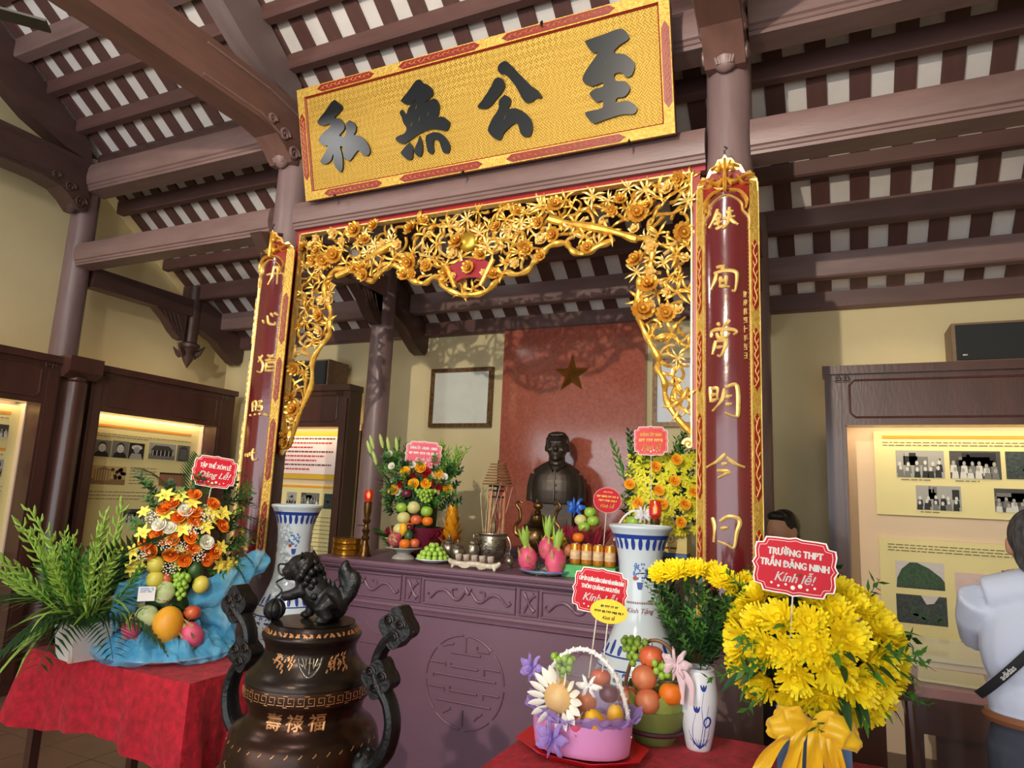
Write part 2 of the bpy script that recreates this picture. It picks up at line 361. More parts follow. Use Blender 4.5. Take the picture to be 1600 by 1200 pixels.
# ------------------------------------------------------------------ gilded name board
PLAQUE_CHARS = [
 [ [(302,599),(352,552),(345,525),(297,496),(291,483),(331,475),(362,430),(355,400),(316,372),(355,358),(372,390),(376,431),(409,450),(449,411),(446,376),(430,355),(473,343),(517,301),(543,248),(536,217),(509,211),(480,230),(456,255),(423,233),(380,201),(342,229),(335,269),(344,292),(315,301),(326,242),(323,171),(302,143),(273,172),(254,211),(257,268),(233,229),(190,214),(150,228),(156,249),(198,292),(215,325),(188,330),(149,362),(151,380),(192,415),(250,440),(243,460),(205,456),(165,467),(150,484),(164,506),(214,540),(269,586)] ],
 [ [(919,589),(947,587),(965,563),(995,547),(1024,515),(1025,482),(1000,467),(971,446),(1035,459),(1063,422),(1061,383),(1049,349),(1087,341),(1123,308),(1125,285),(1104,260),(1073,265),(1013,285),(941,283),(883,266),(833,245),(791,236),(755,255),(741,278),(771,290),(804,294),(827,320),(806,358),(797,393),(785,423),(805,438),(830,407),(849,437),(875,455),(914,479),(872,463),(839,462),(805,486),(802,497),(841,526),(880,558)], [(840,237),(858,207),(860,180),(852,141),(827,133),(796,153),(772,185),(792,205)], [(915,261),(928,222),(928,175),(917,146),(897,141),(871,168),(873,191),(896,227)], [(963,256),(1011,265),(1057,252),(1093,219),(1117,175),(1114,140),(1097,128),(1071,137),(1058,169),(1049,201),(1027,221),(1011,220),(1004,182),(1006,155),(989,141),(966,158),(958,196),(955,237)] ],
 [ [(1511,570),(1542,543),(1603,468),(1663,397),(1697,368),(1722,324),(1682,328),(1665,317),(1625,316),(1602,344),(1566,417),(1514,491),(1477,506),(1462,535),(1477,561)], [(1463,490),(1491,470),(1499,431),(1474,400),(1438,370),(1384,334),(1333,342),(1321,356),(1354,387),(1409,443),(1437,481)], [(1494,387),(1529,359),(1527,330),(1509,304),(1558,298),(1613,262),(1650,211),(1651,160),(1637,133),(1608,131),(1581,151),(1571,189),(1557,218),(1519,206),(1475,177),(1451,144),(1418,154),(1382,194),(1377,217),(1405,265),(1451,315),(1458,358)] ],
 [ [(1987,559),(1995,567),(2095,575),(2182,582),(2219,548),(2220,518),(2170,499),(2140,469),(2196,449),(2240,405),(2247,370),(2225,331),(2197,334),(2177,358),(2137,360),(2143,325),(2189,312),(2216,282),(2211,256),(2185,234),(2145,235),(2140,212),(2191,212),(2232,187),(2248,157),(2229,136),(2165,145),(2070,136),(2007,130),(1965,187),(1985,197),(2059,200),(2065,237),(2035,235),(2011,259),(1996,289),(2028,307),(2065,307),(2077,321),(2066,330),(2014,324),(1971,350),(1961,377),(1990,420),(2045,476),(2054,492),(2028,494),(2004,524)] ],
]
PLAQUE_DOTS = [(985,378),(922,360),(865,340),(906,433),(422,313),(2092,421),(1489,262)]
COUPLET = [
  [[(-35,3010),(-48,2972),(-76,2924)],[(-39,2993),(-16,2972)],[(-48,2959),(-16,2966)],[(-52,2938),(-12,2943)],[(-32,2970),(-32,2922)],[(-44,2911),(-4,2923)],[(-4,2988),(36,2991)],[(-12,2958),(43,2964)],[(18,3011),(17,2963),(4,2922),(-12,2906)],[(20,2954),(39,2934),(55,2922)]],
  [[(-41,2717),(-2,2721)],[(-9,2718),(-21,2694)],[(-41,2687),(-53,2646),(-69,2610)],[(-53,2689),(-2,2696),(41,2687),(48,2661),(40,2596),(25,2597)],[(-22,2668),(-26,2627)],[(2,2670),(2,2624)],[(-22,2647),(2,2649)],[(-30,2623),(17,2614)]],
  [[(-38,2444),(-27,2427)],[(16,2453),(-15,2418)],[(-70,2401),(-42,2412),(27,2407),(46,2394),(30,2382)],[(-66,2397),(-67,2376)],[(-43,2395),(-31,2370),(0,2372),(15,2391)],[(-19,2402),(-16,2365)],[(-47,2358),(-62,2294)],[(-43,2354),(-4,2356),(-4,2327),(-24,2284),(-39,2288)],[(-43,2325),(-12,2328)]],
  [[(-73,2141),(-71,2068)],[(-69,2132),(-41,2131),(-41,2089)],[(-70,2102),(-41,2106)],[(-70,2072),(-37,2084)],[(-9,2130),(-21,2076),(-62,2026)],[(-5,2134),(43,2141),(46,2016),(34,2000),(-9,2017)],[(-5,2088),(23,2096)],[(-5,2054),(23,2058)]],
  [[(-7,1830),(-39,1797),(-91,1767)],[(-3,1814),(32,1786),(71,1771)],[(-23,1781),(1,1785)],[(-43,1752),(5,1749),(-11,1736),(-39,1719)]],
  [[(-65,1541),(-56,1501),(-60,1433)],[(-32,1526),(-1,1548),(38,1546),(49,1523),(37,1483),(25,1416),(-2,1425),(-41,1439)],[(-29,1495),(3,1501)]],
  [[(33,3025),(26,2957),(1,2903)],[(34,3012),(58,3016),(65,2903)],[(-17,2973),(102,2980)],[(29,2994),(40,2974)]],
  [[(-13,2662),(6,2636)],[(23,2690),(38,2640),(78,2631),(76,2649)],[(44,2707),(64,2681)],[(67,2711),(94,2691)]],
  [[(20,2428),(-13,2381)],[(-11,2417),(28,2367),(20,2314),(-13,2321)],[(52,2426),(93,2412)],[(90,2431),(63,2402)],[(41,2391),(103,2398)],[(50,2378),(51,2319)],[(51,2372),(102,2379),(106,2316)],[(55,2348),(101,2352)],[(58,2324),(105,2326)]],
  [[(-23,2118),(-15,2059)],[(-23,2118),(8,2120),(11,2065)],[(-14,2089),(8,2092)],[(24,2123),(47,2123),(20,2094)],[(24,2088),(49,2091),(48,2064),(24,2065)],[(-34,2030),(-28,2042)],[(4,2041),(13,2033)],[(35,2047),(47,2035)],[(66,2046),(91,2032)]],
  [[(-39,1788),(-32,1769)],[(-19,1791),(-11,1767)],[(1,1797),(4,1776)],[(27,1822),(18,1795),(29,1749),(61,1756)],[(-42,1778),(43,1795)]],
]
BRANCH = [
  [(-3207,1839),(-3164,1922),(-3104,2089),(-3051,2272),(-3037,2424),(-2952,2565),(-2927,2623),(-2944,2727),(-2988,2835),(-3003,2924),(-2967,2982),(-2912,3021),(-2839,3026)],
  [(-2918,2973),(-2678,3065),(-2448,3153)],
  [(-2839,3026),(-2773,2989),(-2708,2947),(-2624,2914),(-2577,2943),(-2531,2989),(-2454,2997),(-2393,2957),(-2331,2893),(-2273,2867),(-2208,2865),(-2146,2891),(-2117,2864),(-2068,2811),(-1986,2772),(-1916,2754),(-1848,2759),(-1757,2790),(-1710,2839),(-1679,2875),(-1612,2849),(-1533,2875),(-1487,2915),(-1450,2964),(-1397,2995),(-1313,3008),(-1289,2982),(-1250,2941),(-1168,2938),(-1096,2966),(-1032,2998)],
  [(-1419,3166),(-1286,3117),(-1026,3030),(-905,2979)],
  [(-850,2986),(-822,2918),(-822,2848),(-861,2782),(-885,2736),(-894,2667),(-900,2598),(-864,2479),(-824,2402),(-783,2320),(-789,2273),(-750,2200),(-749,2128),(-698,2030),(-623,1941)],
  [(-905,2979),(-850,2986)],
]
def weave():
    m = M('woven_gold_ground', (206, 166, 66), .42, .45); nt = m.node_tree; N = nt.nodes; L = nt.links; b = N['Principled BSDF']
    tc = N.new('ShaderNodeTexCoord'); ws = []
    mp = N.new('ShaderNodeMapping'); mp.inputs['Rotation'].default_value = (0, PI/4, 0); L.new(tc.outputs['Object'], mp.inputs[0])
    for d in ('X', 'Z'):
        wv = N.new('ShaderNodeTexWave'); wv.bands_direction = d; wv.inputs['Scale'].default_value = 26; L.new(mp.outputs[0], wv.inputs[0]); ws.append(wv)
    ck = N.new('ShaderNodeTexChecker'); ck.inputs['Scale'].default_value = 40; L.new(mp.outputs[0], ck.inputs[0])
    mx = N.new('ShaderNodeMix'); mx.data_type = 'FLOAT'; L.new(ck.outputs['Fac'], mx.inputs[0]); L.new(ws[0].outputs['Fac'], mx.inputs[2]); L.new(ws[1].outputs['Fac'], mx.inputs[3])
    bp = N.new('ShaderNodeBump'); bp.inputs['Strength'].default_value = .55; bp.inputs['Distance'].default_value = .006
    L.new(mx.outputs[0], bp.inputs['Height']); L.new(bp.outputs[0], b.inputs['Normal'])
    cm = N.new('ShaderNodeMix'); cm.data_type = 'RGBA'; cm.inputs[6].default_value = (*lin((178, 136, 46)), 1); cm.inputs[7].default_value = (*lin((226, 188, 92)), 1)
    L.new(mx.outputs[0], cm.inputs[0]); L.new(cm.outputs[2], b.inputs['Base Color'])
    return m
PW, PH = 2.44, .72
pq = thing('name_board', 'long gold name board with four black characters hung above the lattice', 'sign', (-3.115, 3.255, 3.475))
UPV = Vector((0, -.25, .968)); NV = Vector((0, -.968, -.25))
def pf(u, v, h=0.): return Vector((u, 0, 0))+UPV*v+NV*h
MB().poly([(0, 0), (PW, 0), (PW, PH), (0, PH)], pf, .0, -.03).obj('backing', M('board_maroon_edge', (96, 20, 22), .4), pq)
MB().poly([(.05, .05), (PW-.05, .05), (PW-.05, PH-.05), (.05, PH-.05)], pf, .006, .0).obj('gold_ground', weave(), pq, smooth=0)
for poly_, nm in (([(0, 0), (PW, 0), (PW-.055, .055), (.055, .055)], 'h'), ([(0, PH), (PW, PH), (PW-.055, PH-.055), (.055, PH-.055)], 'h'), ([(0, 0), (.055, .055), (.055, PH-.055), (0, PH)], 'v'), ([(PW, 0), (PW-.055, .055), (PW-.055, PH-.055), (PW, PH)], 'v')):
    MB().poly(poly_, pf, .022, 0).obj('frame_rail', M('stippled_gold', (228, 192, 96), .4, .4, rgb2=(192, 148, 56), vs=60, bump=.4, bs=110), pq)
mb = MB()
for a, b in (((.058, .058), (PW-.058, .058)), ((.058, PH-.058), (PW-.058, PH-.058)), ((.058, .058), (.058, PH-.058)), ((PW-.058, .058), (PW-.058, PH-.058))):
    mb.brush([a, ((a[0]+b[0])/2, (a[1]+b[1])/2), b], .014, pf, .016, 2, False)
mb.obj('inner_red_line', REDD, pq)
def vine(mb, u0, u1, v, amp, n, fn, wd=.0085, h=.029, vert=False, rnd=RND):
    """a wavy gold tendril with leaves, on a border strip"""
    f2 = (lambda a, b, c: fn(b, a, c)) if vert else fn
    pts = [(u0+(u1-u0)*i/n, v+amp*(1 if i % 2 else -1)*(.5+.5*rnd.random())) for i in range(n+1)]
    mb.brush(pts, wd, f2, h, 4, False)
    for i in range(n):
        u = u0+(u1-u0)*(i+.5)/n; s = 1 if i % 2 else -1
        mb.brush([(u, v), (u+.008, v+s*amp*.7), (u+.022*(1 if u1 > u0 else -1), v+s*amp*1.15)], lambda t: wd*1.7*(1-.8*t), f2, h, 3)
for v, spans in ((PH-.027, ((.17, .62), (.80, 1.36), (1.50, 2.16))), (.027, ((.16, .62), (.75, 1.33), (1.48, 2.18)))):
    for a, b in spans:
        MB().poly([(a, v), (a+.035, v+.021), (b-.035, v+.021), (b, v), (b-.035, v-.021), (a+.035, v-.021)], pf, .0245, .02).obj('border_cartouche', REDD, pq)
        mb = MB(); vine(mb, a+.03, b-.03, v, .012, int((b-a)/.036), pf); mb.obj('border_vine', GOLDP, pq)
for u in (.027, PW-.027):
    MB().poly([(u, .13), (u+.021, .165), (u+.021, .53), (u, .565), (u-.021, .53), (u-.021, .165)], pf, .0245, .02).obj('border_cartouche', REDD, pq)
    mb = MB(); vine(mb, .16, .535, u, .012, 13, pf, vert=True); mb.obj('border_vine', GOLDP, pq)
for strokes in PLAQUE_CHARS:
    mb = MB()
    for st in strokes:
        q = cat([(a/1000, b/1000) for a, b in st+[st[0]]], 3)[:-1]
        mb.poly(q, pf, .022, .004)
    mb.obj('calligraphy_character', BLACK, pq, smooth=50)
mb = MB()
for a, b in PLAQUE_DOTS: mb.brush([(a/1000-.006, b/1000-.012), (a/1000, b/1000), (a/1000+.005, b/1000+.012)], .012, pf, .0235, 3)
mb.obj('gold_counter', GOLD, pq)['kind'] = 'stuff'
hook = MB().tube([(0, 0, -.02), (0, -.02, 0), (0, -.035, -.02), (0, -.02, -.035)], .005, 6).mesh('hook', DARK)
for u, v in ((.25, 0), (1.2, 0), (2.2, 0), (1.75, PH)): put(hook, 'hook', pq, pf(u, v, .01))

# ------------------------------------------------------------------ couplet boards
def couplet(x0, label, chars, inscr):
    t = thing('couplet_board', label, 'couplet board', (x0, 3.272, 0))
    R = .175
    def cf(u, v, h=0.):
        y = -(math.sqrt(max(R*R-u*u, .001))-math.sqrt(R*R-.137**2)); s = 1+h/R
        return Vector((u*s, y-h, v))
    us = [-.098+.196*i/14 for i in range(15)]
    def strip(u0, u1, z0, z1, h, name, mat, nu=6, nz=2, th=.02):
        mb = MB(); zz = [z0+(z1-z0)*k/nz for k in range(nz+1)]; uu = [u0+(u1-u0)*k/nu for k in range(nu+1)]
        mb.grid([[cf(u, z, h) for u in uu] for z in zz]); mb.grid([[cf(u, z, h-th) for u in uu] for z in zz])
        for z in (z0, z1): mb.grid([[cf(u, z, h) for u in uu], [cf(u, z, h-th) for u in uu]])
        for u in (u0, u1): mb.grid([[cf(u, z, h) for z in zz], [cf(u, z, h-th) for z in zz]])
        return mb.obj(name, mat, t)
    strip(-.137, .137, 1.10, 3.14, -.004, 'board_back', M('board_maroon_edge', (96, 20, 22), .4), 14)
    strip(-.1, .1, 1.12, 3.10, .004, 'lacquer_panel', LAC, 20, 24)
    for s in (-1, 1):
        strip(s*.102, s*.136, 1.10, 3.15, .012, 'side_border', M('stippled_gold', (240, 200, 84), .4, .4), 3)
        u = s*.119
        for a, b in ((1.18, 1.5), (1.62, 2.02), (2.12, 2.42), (2.5, 2.85)):
            mb = MB(); mb.poly([(u, a), (u+.011, a+.03), (u+.011, b-.03), (u, b), (u-.011, b-.03), (u-.011, a+.03)], cf, .0145, .01); mb.obj('border_cartouche', REDD, t)
            mb = MB(); vine(mb, a+.02, b-.02, u, .007, 7, cf, .0058, .018, True); mb.obj('border_vine', GOLDP, t)
        mb = MB(); mb.brush([(s*.1015, 1.12), (s*.1015, 2), (s*.1015, 3.05)], .006, cf, .014, 2, False)
        mb.brush([(s*.1365, 1.1), (s*.1365, 2), (s*.1365, 3.15)], .005, cf, .014, 2, False); mb.obj('gold_bead_line', GOLDP, t)
        mb = MB()
        for k in range(96): mb.brush([(s*.095, 1.14+k*.0198), (s*.0985, 1.14+k*.0198)], .007, cf, .007, 2, False)
        mb.obj('bead_row', INLAY, t)['kind'] = 'stuff'
    # arched head with crown carving
    arch = [(.10*math.cos(a), 3.0+.10*math.sin(a)) for a in [i*PI/16 for i in range(17)]]
    mb = MB(); mb.poly([(-.1, 3.0), (-.1, 3.15), (-.06, 3.2), (.06, 3.2), (.1, 3.15), (.1, 3.0)]+arch[1:-1], cf, .012, .0); mb.obj('head_spandrel', REDD, t)
    mb = MB(); mb.brush([(.1, 2.9)]+[(.10, 2.96), (.075, 2.995), (.07, 3.03), (.04, 3.06), (0, 3.075), (-.04, 3.06), (-.07, 3.03), (-.075, 2.995), (-.10, 2.96)]+[(-.1, 2.9)], .009, cf, .018, 3, False); mb.obj('arch_line', GOLDP, t)
    cr = [(.135, 3.10), (.132, 3.165), (.105, 3.20), (.085, 3.185), (.068, 3.225), (.045, 3.235), (.03, 3.262), (.012, 3.262), (0, 3.285)]
    mb = MB(); mb.poly(cr+[(-a, b) for a, b in cr[-2::-1]]+[(-.06, 3.085), (0, 3.11), (.06, 3.085)], cf, .014, .0); mb.obj('crown_ground', GOLDP, t)
    mb = MB()
    for s in (-1, 1):
        for pts, wd in (([(0, 3.16), (s*.04, 3.14), (s*.08, 3.165), (s*.118, 3.18)], .020), ([(0, 3.2), (s*.03, 3.225), (s*.06, 3.215)], .016), ([(s*.02, 3.10), (s*.06, 3.09), (s*.09, 3.05), (s*.085, 3.0)], .016), ([(s*.05, 3.17), (s*.075, 3.13), (s*.10, 3.13)], .014), ([(s*.015, 3.215), (s*.024, 3.25)], .012), ([(s*.03, 3.12), (s*.015, 3.15), (s*.03, 3.18)], .012)):
            mb.brush(pts, wd, cf, .028, 4)
    mb.brush([(0, 3.09), (0, 3.16), (0, 3.26)], .022, cf, .032, 4)
    for u, v in ((-.028, 3.205), (.028, 3.205)): mb.ell(cf(u, v, .03), .014, 8, 6)
    mb.obj('crown_carving', GOLD, t)
    MB().tube([cf(0, 3.27, .0), cf(0, 3.30, .02), cf(.012, 3.31, .02), cf(0, 3.325, .01)], .004, 6).obj('hook', DARK, t)
    for st in chars:
        mb = MB()
        for s in st: mb.brush([(a/1000, b/1000) for a, b in s], .021 if len(s) < 4 else .022, cf, .0135, 5)
        mb.obj('calligraphy_character', GOLDP, t)
    if inscr:
        for k, c in enumerate(inscr): text(c, .034, 'inscription', GOLDP, t, cf(.077, 2.575-.042*k, .006), (PI/2, 0, -.45), .0006)
    return t
couplet(-.427, 'maroon couplet board with six gold characters beside the big yellow bouquet', COUPLET[:6], '會辞第四十年吉日')
couplet(-3.34, 'maroon couplet board with gold characters above the blue and white vase on the palm side', COUPLET[6:], None)

# ------------------------------------------------------------------ carved gilded lattice between the columns
lt = thing('carved_lattice', 'openwork gilded lattice of branches and blossoms in a red frame between columns', 'carving', (0, 3.39, 0))
MB().b2(-3.285, -.545, -.03, .02, 3.303, 3.36).obj('frame_rail', RED, lt)
MB().b2(-3.285, -3.25, -.03, .02, 1.80, 3.303).obj('frame_rail', RED, lt)
MB().b2(-.612, -.572, -.03, .02, 1.86, 3.303).obj('frame_rail', RED, lt)
for a, b in (((-3.25, 3.30), (-.612, 3.30)), ((-3.248, 1.85), (-3.248, 3.30)), ((-.614, 1.9), (-.614, 3.30))):
    MB().b2(min(a[0], b[0])-.004, max(a[0], b[0])+.004, -.04, .01, a[1]-.004, b[1]+.004).obj('gold_bead_line', GOLDP, lt)
br2 = [[(a/1000, b/1000) for a, b in b_] for b_ in BRANCH]
for i, b_ in enumerate(br2):
    q = cat(b_, 4); th = (.016, .020, .017, .021, .016, .012)[i]
    MB().tube([(x, -.02+.012*math.sin(k*.7), z) for k, (x, z) in enumerate(q)], [th*(1+.25*math.sin(k*1.3)) for k in range(len(q))], 8).obj('branch', GOLD, lt)
low = sorted(cat(br2[2], 3))
def bottom(x):
    if x < -3.25 or x > -.615: return 9
    if x < -2.93:                       # the hanging arm on one side
        pts = sorted([(z, xx) for xx, z in cat(br2[0], 3)])
        zs = [z for z, xx in pts if xx > x]
        return min(zs) if zs else 3.0
    if x > -.93:
        zs = [z for xx, z in cat(br2[4], 3) if xx < x]
        return min(zs) if zs else 3.0
    c = [z for xx, z in low if abs(xx-x) < .04]
    return min(c) if c else 3.05
LR = random.Random(5)
spots = []
for _ in range(9000):
    x = LR.uniform(-3.235, -.63); z = LR.uniform(1.86, 3.28)
    if z < bottom(x)+.02: continue
    if (x+1.92)**2+(z-3.08)**2 < .075**2 or (abs(x+1.905) < .15 and 2.80 < z < 2.98): continue
    if all((x-a)**2+(z-b)**2 > .047**2 for a, b in spots): spots.append((x, z))
petal = []
def blossom(n, r, layers, mat, name):
    mb = MB()
    for l in range(layers):
        rr = r*(1-.28*l); tilt = .35+.4*l
        for k in range(n):
            a = 2*PI*(k+.5*l)/n; d = Vector((math.cos(a), math.sin(a), 0)); s = Vector((-math.sin(a), math.cos(a), 0)); up = Vector((0, 0, 1))
            rows = []
            for j in range(4):
                t = j/3; wd = rr*.36*math.sin(PI*(.15+.72*t))
                c = d*rr*t*math.cos(tilt*t)+up*(rr*t*math.sin(tilt*t)+.15*r*l)
                rows.append([c-s*wd, c+up*.12*rr, c+s*wd])
            mb.grid(rows)
    mb.ell((0, 0, .1*r+.15*r*layers), r*.22, 8, 5)
    return mb.mesh(name, mat, 50)
lat_fl = [blossom(7, .045, 3, GOLD, 'carved_blossom'), blossom(6, .038, 2, GOLDP, 'carved_blossom'), blossom(10, .055, 3, GOLD, 'carved_blossom')]
def spray(n, l, rnd, mat, name):
    mb = MB()
    for k in range(n):
        a = 2*PI*k/n+rnd.uniform(-.3, .3); ll = l*rnd.uniform(.7, 1.15); cv = rnd.uniform(-.5, .5)
        rows = []
        for j in range(5):
            t = j/4; wd = l*.085*math.sin(PI*(.1+.9*t))+.0008
            aa = a+cv*t; c = Vector((math.cos(aa)*ll*t, math.sin(aa)*ll*t, .022*math.sin(PI*t*.8))); s = Vector((-math.sin(aa), math.cos(aa), 0))*wd
            rows.append([c-s, c+Vector((0, 0, wd*.5)), c+s])
        mb.grid(rows)
    return mb.mesh(name, mat, 60)
lat_sp = [spray(n, l, LR, g, 'carved_leaf_spray') for n, l, g in ((6, .085, GOLD), (8, .07, GOLDP), (5, .10, GOLD), (7, .06, GOLD))]
nf = 0
for i, (x, z) in enumerate(spots):
    k = i % 5; roll = LR.uniform(0, 2*PI)
    if k == 0 and nf < 120:
        put(LR.choice(lat_fl), 'carved_blossom', lt, (x, -.03, z), Euler((PI/2+LR.uniform(-.4, .4), 0, LR.uniform(-.4, .4))).to_matrix()@Matrix.Rotation(roll, 3, 'Z'), LR.uniform(.75, 1.25)); nf += 1
    elif k == 1 or (k == 2 and i % 2):
        put(LR.choice(lat_sp), 'carved_leaf_spray', lt, (x, -.012+LR.uniform(-.02, .02), z), Euler((PI/2, 0, 0)).to_matrix()@Matrix.Rotation(roll, 3, 'Z'), LR.uniform(.7, 1.15))
    if k != 0:
        a = roll; pts = [(x, LR.uniform(-.02, .01), z)]; cv = LR.uniform(-1.2, 1.2)
        for _ in range(6):
            nx, nz = pts[-1][0]+.03*math.cos(a), pts[-1][2]+.03*math.sin(a); a += cv*.55
            if nz > 3.29 or not -3.24 < nx < -.625 or nz < bottom(nx)-.01: break
            pts.append((nx, LR.uniform(-.025, .012), nz))
        if len(pts) > 2:
            MB().tube(cat(pts, 3), [.0105, .0085, .0055], 6).obj('twig', GOLD if i % 3 else GOLDP, lt)
MB().ell((-1.922, -.035, 3.08), (.062, .03, .062), 20, 12).obj('sun_disc', M('dull_gold_disc', (206, 170, 60), .3, .7), lt)
mb = MB()
for k in range(9):
    a = PI*.05+k*PI/8*.95; mb.brush([(-1.922+.066*math.cos(a), 3.08+.066*math.sin(a)), (-1.922+.095*math.cos(a+.15), 3.08+.10*math.sin(a+.15)), (-1.922+.11*math.cos(a-.1), 3.08+.15*math.sin(a))], lambda t: .022*(1-t*.9), lambda u, v, h: (u, -.02-h, v), .015, 4)
mb.obj('flame_rays', GOLD, lt)
fanp = [(-1.905+r*math.sin(a), 2.70+r*math.cos(a)) for r, rng in ((.27, range(-8, 9)), (.16, range(8, -9, -1))) for a in [k/8*.55 for k in rng]]
ff = lambda u, v, h: (u, -.035-h, v)
MB().poly(fanp, ff, .012, -.01).obj('red_fan', M('fan_red', (150, 30, 44), .35, coat=.3), lt)
put(lat_fl[2], 'carved_blossom', lt, (-1.905, -.05, 2.915), (PI/2, 0, 0), .8)
for s in (-1, 1):
    put(lat_fl[1], 'carved_blossom', lt, (-1.905+s*.10, -.05, 2.875), (PI/2, 0, 0), .6)
    MB().tube([(-1.905+s*.085, -.05, 2.80), (-1.905+s*.16, -.05, 2.95)], [.014, .016], 8).obj('fan_guard', GOLD, lt)
for x, z, s in ((-3.262, 1.815, 1), (-.60, 1.885, -1)):
    q = [(x+s*(.03+.028*(1-t)*math.cos(t*9)), -.02, z+.03*(1-t)*math.sin(t*9)) for t in [i/20 for i in range(21)]]
    MB().tube(q, [.012, .006], 6).obj('end_volute', GOLDP, lt)
# ------------------------------------------------------------------ display cabinets with printed boards
GR = [M('photo_print_%d' % i, (g, g, int(g*.97)), .6) for i, g in enumerate((28, 70, 118, 168, 216))]
SEP = [M('sepia_print_%d' % i, c, .6) for i, c in enumerate(((60, 50, 40), (150, 120, 78), (206, 178, 120), (168, 116, 84)))]
GRN = [M('green_print_%d' % i, c, .6, rgb2=c2, vs=60) for i, (c, c2) in enumerate((((60, 96, 62), (36, 62, 42)), ((214, 208, 206), (206, 200, 200)), ((70, 82, 80), (36, 44, 44))))]
MAPM = M('pale_pink_print', (222, 196, 190), .6, var=.06, vs=9)
STRIP = M('warm_led_strip', (255, 226, 182), .5, emit=13.)
PR = random.Random(3)
def rect(mb, x0, z0, x1, z1, d, mi):
    mb.cur = mi; mb.add([(x0, -d, z0), (x1, -d, z0), (x1, -d, z1), (x0, -d, z1)], [(0, 1, 2, 3)])
def oval(mb, cx, cz, rx, rz_, d, mi, n=12):
    mb.cur = mi; mb.add([(cx+rx*math.cos(2*PI*k/n), -d, cz+rz_*math.sin(2*PI*k/n)) for k in range(n)], [tuple(range(n))])
def pgon(mb, pts, d, mi):
    mb.cur = mi; mb.add([(x, -d, z) for x, z in pts], [tuple(t) for t in tessellate_polygon([[Vector((x, z, 0)) for x, z in pts]])])
